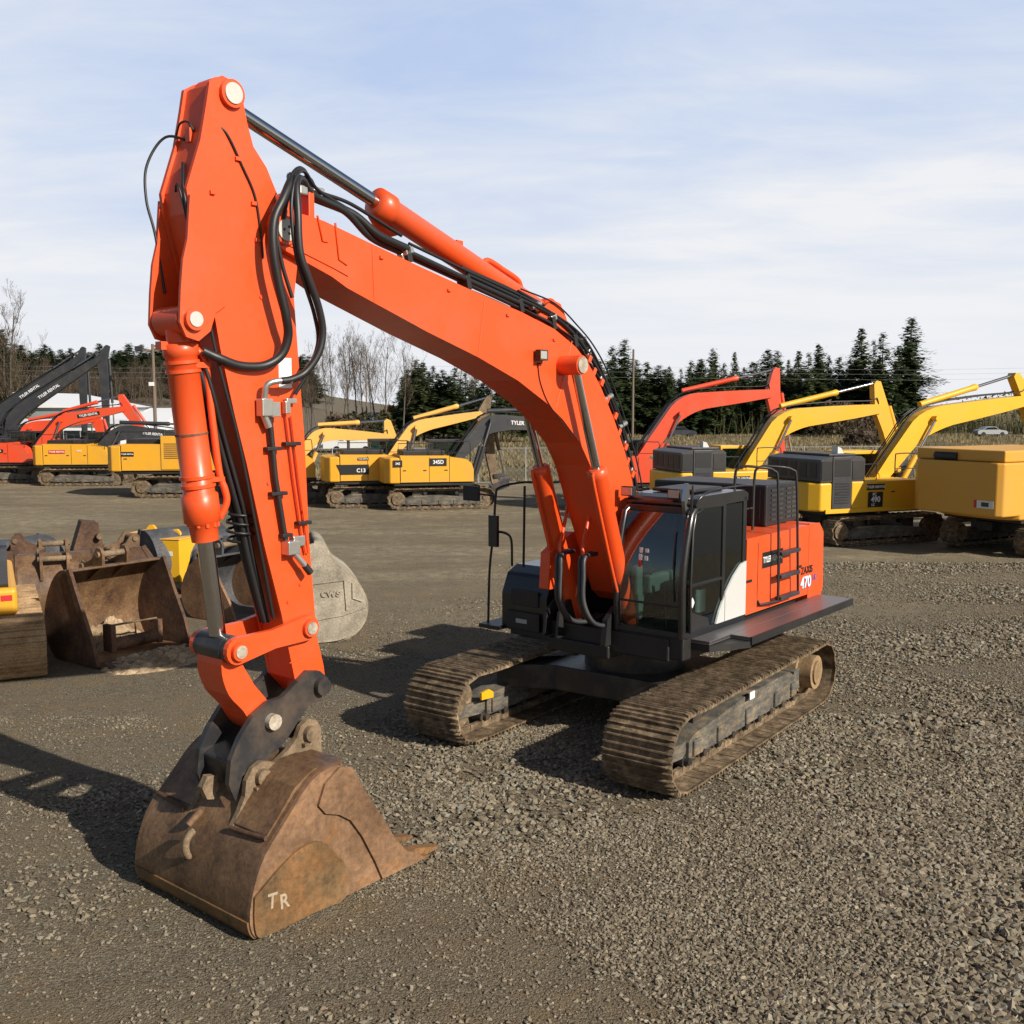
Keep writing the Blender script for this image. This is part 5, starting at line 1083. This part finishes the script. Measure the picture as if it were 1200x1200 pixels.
# skyline firs on the right:  (pixel column, pixel top) -> real positions about 175 m away
sky = [(703,412),(716,408),(730,397),(744,415),(757,424),(770,420),(783,419),(796,426),(808,422),(820,421),(833,408),(846,414),(858,413),(870,418),(884,414),(897,410),(908,408),(921,411),(933,413),(944,412),(956,403),(968,414),(980,412),(1005,384),(1030,390),(1019,400),(690,424),(993,418),(1048,400)]
rt_ = random.Random(5)
for i,(px,py) in enumerate(sky):
    d = rt_.uniform(160,178); h = hgt(py+(0 if px in (730,833,956,1005,1030) else rt_.uniform(-4,14)),d); v = rt_.randrange(6)
    lab = 'dark green fir in the treeline behind the right-hand machines'
    if px == 730: lab = 'tall pointed fir standing above the treeline just right of the main boom'
    if px == 833: lab = 'pointed fir rising between the two orange booms'
    if px == 1005: lab = 'tall slim fir at the right end of the treeline, left of the biggest one'
    if px == 1030: lab = 'slim dark fir touching the biggest fir at the right end'
    if px == 956: lab = 'sparse tall fir above the tip of the orange boom'
    place_tree(firs[v],at(px,d),d,h/16,rt_.uniform(0,6),lab,'firs of the right-hand treeline','fir_tree','tree',0,rt_.uniform(.6,1.25))
bigm = fir_meshes(321,20,.25,.05,.08,'needles',.5)
d = 165; place_tree(bigm,at(1062,d),d,hgt(372,d)/20,1,'biggest broad fir at the right end of the treeline',None,'fir_tree','tree',0,1.15)
for i in range(40):
    px = 690+i*9.5+rt_.uniform(-4,4); d = rt_.uniform(182,192); place_tree(firs[rt_.randrange(6)],at(px,d),d,hgt(rt_.uniform(424,452),d)/16,rt_.uniform(0,6),'dark green fir filling the back of the right-hand treeline','back row firs of the right-hand treeline','fir_tree','tree',0,rt_.uniform(1.1,2.1))
# firs and bare trees in the middle
for px,py in ((476,440),(484,436),(493,430),(503,434),(514,436),(526,440),(540,442),(553,444),(566,446),(590,448),(478,432),(488,421),(497,424),(508,428),(520,432),(533,430),(546,436),(558,436),(570,440),(584,440),(600,444),(615,446),(472,440)):
    d = rt_.uniform(128,146); place_tree(firs[rt_.choice((1,2,4,5))],at(px,d),d,hgt(py,d)/16,rt_.uniform(0,6),'open fir in the small wood seen under the main boom','firs under the main boom','fir_tree','tree',0,1.0)
for i,(px,py) in enumerate(((385,412),(393,405),(402,402),(411,406),(420,404),(428,408),(437,410),(444,401),(451,405),(472,412),(365,408),(480,425),(536,436),(560,434))):
    d = rt_.uniform(118,150); place_tree(bares[i%4],at(px,d),d,hgt(py,d)/15,rt_.uniform(0,6),'tall bare grey tree between the orange arm and the boom','bare trees between arm and boom','bare_tree','tree',0,.8)
# forest on the left: rising ground, bare alders in front, firs behind
hx = np.linspace(-330,-20,60); hy = np.linspace(150,420,30); HX,HY = np.meshgrid(hx,hy)
HZ = np.clip((HY-165)/60,0,1)*8*np.clip((-20-HX)/50,0,1)+smooth_noise(HX,HY,9,.05)*1.0*np.clip((HY-165)/60,0,1)-.3
hm = MB().grid([[(HX[j,i],HY[j,i],HZ[j,i]) for i in range(60)] for j in range(30)]).build('hill', plain('leaf_litter',(.12,.095,.06),.95,0,.3,.5)); tag(hm, kind='structure')
def hz_at(x,y): return float(np.clip((y-165)/60,0,1)*8*np.clip((-20-x)/50,0,1)-.3)
for i in range(138):
    px = -12+(i%69)*5.7+rt_.uniform(-3,3)
    if px > 372: break
    d = rt_.uniform(212,240); x = at(px,d); zb = hz_at(x,d); place_tree(firs[rt_.randrange(6)],x,d,(hgt(rt_.uniform(402,417) if px < 215 else rt_.uniform(412,428),d)-zb)/16,rt_.uniform(0,6),'dark fir on the skyline of the left-hand wood','skyline firs of the left-hand wood','fir_tree','tree',zb,1.5)
for i in range(95):
    px = -12+(i%48)*8.2+rt_.uniform(-4,4)
    if px > 380: continue
    d = rt_.uniform(165,208); x = at(px,d); zb = hz_at(x,d); place_tree(bares[i%4],x,d,max(8,(hgt(rt_.uniform(436,472),d)-zb))/15,rt_.uniform(0,6),'bare brown alder in the left-hand wood below the firs','bare alders of the left-hand wood','bare_tree','tree',zb,1.1)
d = 95
for px,py,k in ((12,368,0),(2,376,1),(20,392,2)): place_tree(bares[k],at(px,d),d,hgt(py,d)/15,k*2.,'large bare tree at the left edge of the picture','bare trees at the left edge','bare_tree','tree',0,.9)
place_tree(firs[2],at(8,100),100,hgt(385,100)/16,.5,'fir wrapped by bare branches at the left edge',None,'fir_tree','tree')
def shrub(label,x,y,w,h,mat,n=900,seed=0,name='shrub',group=None,thin=.12):
    r_ = random.Random(seed); t = Tri()
    for _ in range(n):
        a = r_.uniform(0,6.28); e = r_.random()**.6; rr = w/2*math.sqrt(r_.random())*(1-.35*e); zz = h*e*(.75+.25*math.sin(a*3+seed)); c_ = Vector((math.cos(a)*rr,math.sin(a)*rr*.7,zz)); s_ = r_.uniform(.5,1.3)*thin
        v = [Vector((r_.gauss(0,1),r_.gauss(0,1),r_.gauss(0,1)+.6))*s_ for _ in range(3)]; t.add(c_+v[0],c_+v[1],c_+v[2])
    o = bpy.data.objects.new(name,t.mesh(name,M[mat])); col.objects.link(o); o.location = (x,y,0); return tag(o,label,'shrub',group)
for i,(px,d,w,h,mt,lab) in enumerate(((430,120,9,3.6,'shrub','dark evergreen bush mass left of the orange shrub'),(402,118,7,3.4,'twigs','grey brown thicket behind the left yellow boom'),(464,140,6,4.4,'orange_shrub','orange-brown leafy shrub under the bare trees'),(998,150,16,5.0,'twigs','brown thicket right of the left yellow boom'),(975,158,7,3.2,'shrub','low dark bush beyond the yellow booms'),(1150,175,60,6.5,'shrub','long reddish hedge line at the far right'),(560,150,26,3.4,'shrub','dark undergrowth beneath the firs under the boom'),(1010,120,5,1.5,'twigs','low brown bramble in the field'))):
    shrub(lab,at(px,d),d,w,h,mt,2200,i,thin=.22)
# undergrowth along the right treeline
def grass(name,label,n,x0,x1,y0,y1,h,mat,seed):
    r_ = np.random.default_rng(seed); x = r_.uniform(x0,x1,n); y = r_.uniform(y0,y1,n); pt = smooth_noise(x,y,seed,.35); kp = (r_.random(n) < .45+1.4*pt) & ((x > -14) | (y > 84)); x, y, pt = x[kp], y[kp], pt[kp]; n = len(x); hh = h*(.35+.8*r_.random(n))*(1+pt); a = r_.random(n)*6.28; w = .05+.05*r_.random(n)
    P0 = np.stack([x-np.cos(a)*w,y-np.sin(a)*w,np.full(n,-.03)],-1); P1 = np.stack([x+np.cos(a)*w,y+np.sin(a)*w,np.full(n,-.03)],-1); P2 = np.stack([x+r_.normal(0,.18,n)*h,y+r_.normal(0,.18,n)*h,hh],-1)
    co = np.stack([P0,P1,P2],1).reshape(-1,3).astype(np.float32); me = bpy.data.meshes.new(name); me.vertices.add(len(co)); me.vertices.foreach_set('co',co.ravel()); me.loops.add(n*3); me.loops.foreach_set('vertex_index',np.arange(n*3,dtype=np.int32)); me.polygons.add(n); me.polygons.foreach_set('loop_start',np.arange(0,n*3,3,dtype=np.int32)); me.polygons.foreach_set('loop_total',np.full(n,3,dtype=np.int32)); me.update(); me.materials.append(M[mat]); o = bpy.data.objects.new(name,me); col.objects.link(o); return tag(o,label,kind='stuff')
grass('dry_grass','tall dry tan grass beyond the fence',60000,-30,48,62,82,.42,'dry_grass',31)
grass('field_grass','dry grass of the far field',60000,-60,110,82,160,.38,'dry_grass',32)
grass('undergrowth','dark undergrowth at the foot of the firs',9000,-5,105,160,200,3.2,'shrub',33)

# ================================================================== LIGHT, SKY, CAMERA
EL, AZ = R(30), R(129.24)
sd = Vector((math.sin(AZ)*math.cos(EL), math.cos(AZ)*math.cos(EL), math.sin(EL)))
sun = bpy.data.lights.new('sun','SUN'); sun.energy = 5.0; sun.angle = R(.6); sun.color = (1,.93,.82)
so = bpy.data.objects.new('sun', sun); col.objects.link(so); so.rotation_euler = (-sd).to_track_quat('-Z','Y').to_euler(); so.location = (20,-15,20)
w = bpy.data.worlds.new('World'); scene.world = w; w.use_nodes = True; n = w.node_tree.nodes; l = w.node_tree.links; n.clear()
out = n.new('ShaderNodeOutputWorld'); sk = n.new('ShaderNodeTexSky'); sk.sky_type = 'NISHITA'; sk.sun_disc = False; sk.sun_elevation = EL; sk.sun_rotation = AZ; sk.air_density = 1.0; sk.dust_density = 1.0
bg = n.new('ShaderNodeBackground'); bg.inputs[1].default_value = .065; l.new(sk.outputs[0], bg.inputs[0])
cl = n.new('ShaderNodeBackground'); cl.inputs[1].default_value = .76
tc = n.new('ShaderNodeTexCoord'); sp = n.new('ShaderNodeSeparateXYZ'); l.new(tc.outputs['Generated'], sp.inputs[0])
# project the direction on a cloud plane
mz = n.new('ShaderNodeMath'); mz.operation='MAXIMUM'; mz.inputs[1].default_value=.04; l.new(sp.outputs[2], mz.inputs[0]); ad = n.new('ShaderNodeMath'); ad.operation='ADD'; ad.inputs[1].default_value=.12; l.new(mz.outputs[0],ad.inputs[0])
dx = n.new('ShaderNodeMath'); dx.operation='DIVIDE'; l.new(sp.outputs[0],dx.inputs[0]); l.new(ad.outputs[0],dx.inputs[1]); dy = n.new('ShaderNodeMath'); dy.operation='DIVIDE'; l.new(sp.outputs[1],dy.inputs[0]); l.new(ad.outputs[0],dy.inputs[1])
cb_ = n.new('ShaderNodeCombineXYZ'); l.new(dx.outputs[0],cb_.inputs[0]); l.new(dy.outputs[0],cb_.inputs[1])
mp = n.new('ShaderNodeMapping'); mp.inputs['Rotation'].default_value = (0,0,R(35)); mp.inputs['Scale'].default_value = (.5,.95,1); l.new(cb_.outputs[0], mp.inputs[0])
nz1 = n.new('ShaderNodeTexNoise'); nz1.inputs['Scale'].default_value=.9; nz1.inputs['Detail'].default_value=7; nz1.inputs['Roughness'].default_value=.52; nz1.inputs['Distortion'].default_value=.3; l.new(mp.outputs[0], nz1.inputs['Vector'])
r1 = ramp(n, [(.34,(.90,)*3),(.66,(.97,)*3)]); l.new(nz1.outputs['Fac'], r1.inputs[0])
nz2 = n.new('ShaderNodeTexNoise'); nz2.inputs['Scale'].default_value=3.2; nz2.inputs['Detail'].default_value=10; nz2.inputs['Roughness'].default_value=.62; nz2.inputs['Distortion'].default_value=.6; l.new(mp.outputs[0], nz2.inputs['Vector'])
sm_ = n.new('ShaderNodeMath'); sm_.operation='MULTIPLY_ADD'; l.new(nz2.outputs['Fac'], sm_.inputs[0]); sm_.inputs[1].default_value=.35; l.new(nz1.outputs['Fac'], sm_.inputs[2])
ccol = ramp(n, [(.50,(.57,.70,.97)),(.64,(.72,.81,.98)),(.80,(.95,.965,1.0))]); l.new(sm_.outputs[0], ccol.inputs[0])
hz_ = n.new('ShaderNodeMapRange'); hz_.interpolation_type='SMOOTHSTEP'; hz_.inputs[1].default_value=.02; hz_.inputs[2].default_value=.26; hz_.inputs[3].default_value=.9; hz_.inputs[4].default_value=0; l.new(sp.outputs[2],hz_.inputs[0])
cmix = mixc(n,l,hz_.outputs[0],ccol.outputs[0],(.95,.96,.985)); l.new(cmix, cl.inputs[0])
hr = n.new('ShaderNodeMapRange'); hr.inputs[1].default_value=.02; hr.inputs[2].default_value=.40; hr.inputs[3].default_value=.92; hr.inputs[4].default_value=0; l.new(sp.outputs[2],hr.inputs[0])
mx = n.new('ShaderNodeMath'); mx.operation='MULTIPLY_ADD'; mx.use_clamp=True
inv = n.new('ShaderNodeMath'); inv.operation='SUBTRACT'; inv.inputs[0].default_value=1; l.new(hr.outputs[0],inv.inputs[1]); l.new(inv.outputs[0],mx.inputs[0]); l.new(r1.outputs[0],mx.inputs[1]); l.new(hr.outputs[0],mx.inputs[2])
hi = n.new('ShaderNodeMapRange'); hi.interpolation_type='SMOOTHSTEP'; hi.inputs[1].default_value=.36; hi.inputs[2].default_value=.58; hi.inputs[3].default_value=1; hi.inputs[4].default_value=.04; l.new(sp.outputs[2],hi.inputs[0])
bk_ = n.new('ShaderNodeMapRange'); bk_.interpolation_type='SMOOTHSTEP'; bk_.inputs[1].default_value=.78; bk_.inputs[2].default_value=.42; bk_.inputs[3].default_value=1; bk_.inputs[4].default_value=.12; l.new(sp.outputs[1],bk_.inputs[0])
fm1 = n.new('ShaderNodeMath'); fm1.operation='MULTIPLY'; l.new(mx.outputs[0],fm1.inputs[0]); l.new(hi.outputs[0],fm1.inputs[1]); fm2 = n.new('ShaderNodeMath'); fm2.operation='MULTIPLY'; l.new(fm1.outputs[0],fm2.inputs[0]); l.new(bk_.outputs[0],fm2.inputs[1])
ms = n.new('ShaderNodeMixShader'); l.new(fm2.outputs[0],ms.inputs[0]); l.new(bg.outputs[0],ms.inputs[1]); l.new(cl.outputs[0],ms.inputs[2]); l.new(ms.outputs[0],out.inputs[0])
cam = bpy.data.cameras.new('camera'); cam.sensor_width = 36; cam.lens = 1204.7/1200*36; cam.clip_end = 5000
co_ = bpy.data.objects.new('camera', cam); col.objects.link(co_); co_.location = (0,0,4.623); co_.rotation_euler = (R(90-5.947),0,0); scene.camera = co_
scene.view_settings.view_transform = 'Standard'; scene.view_settings.look = 'None'; scene.view_settings.gamma = 1; scene.view_settings.exposure = .28
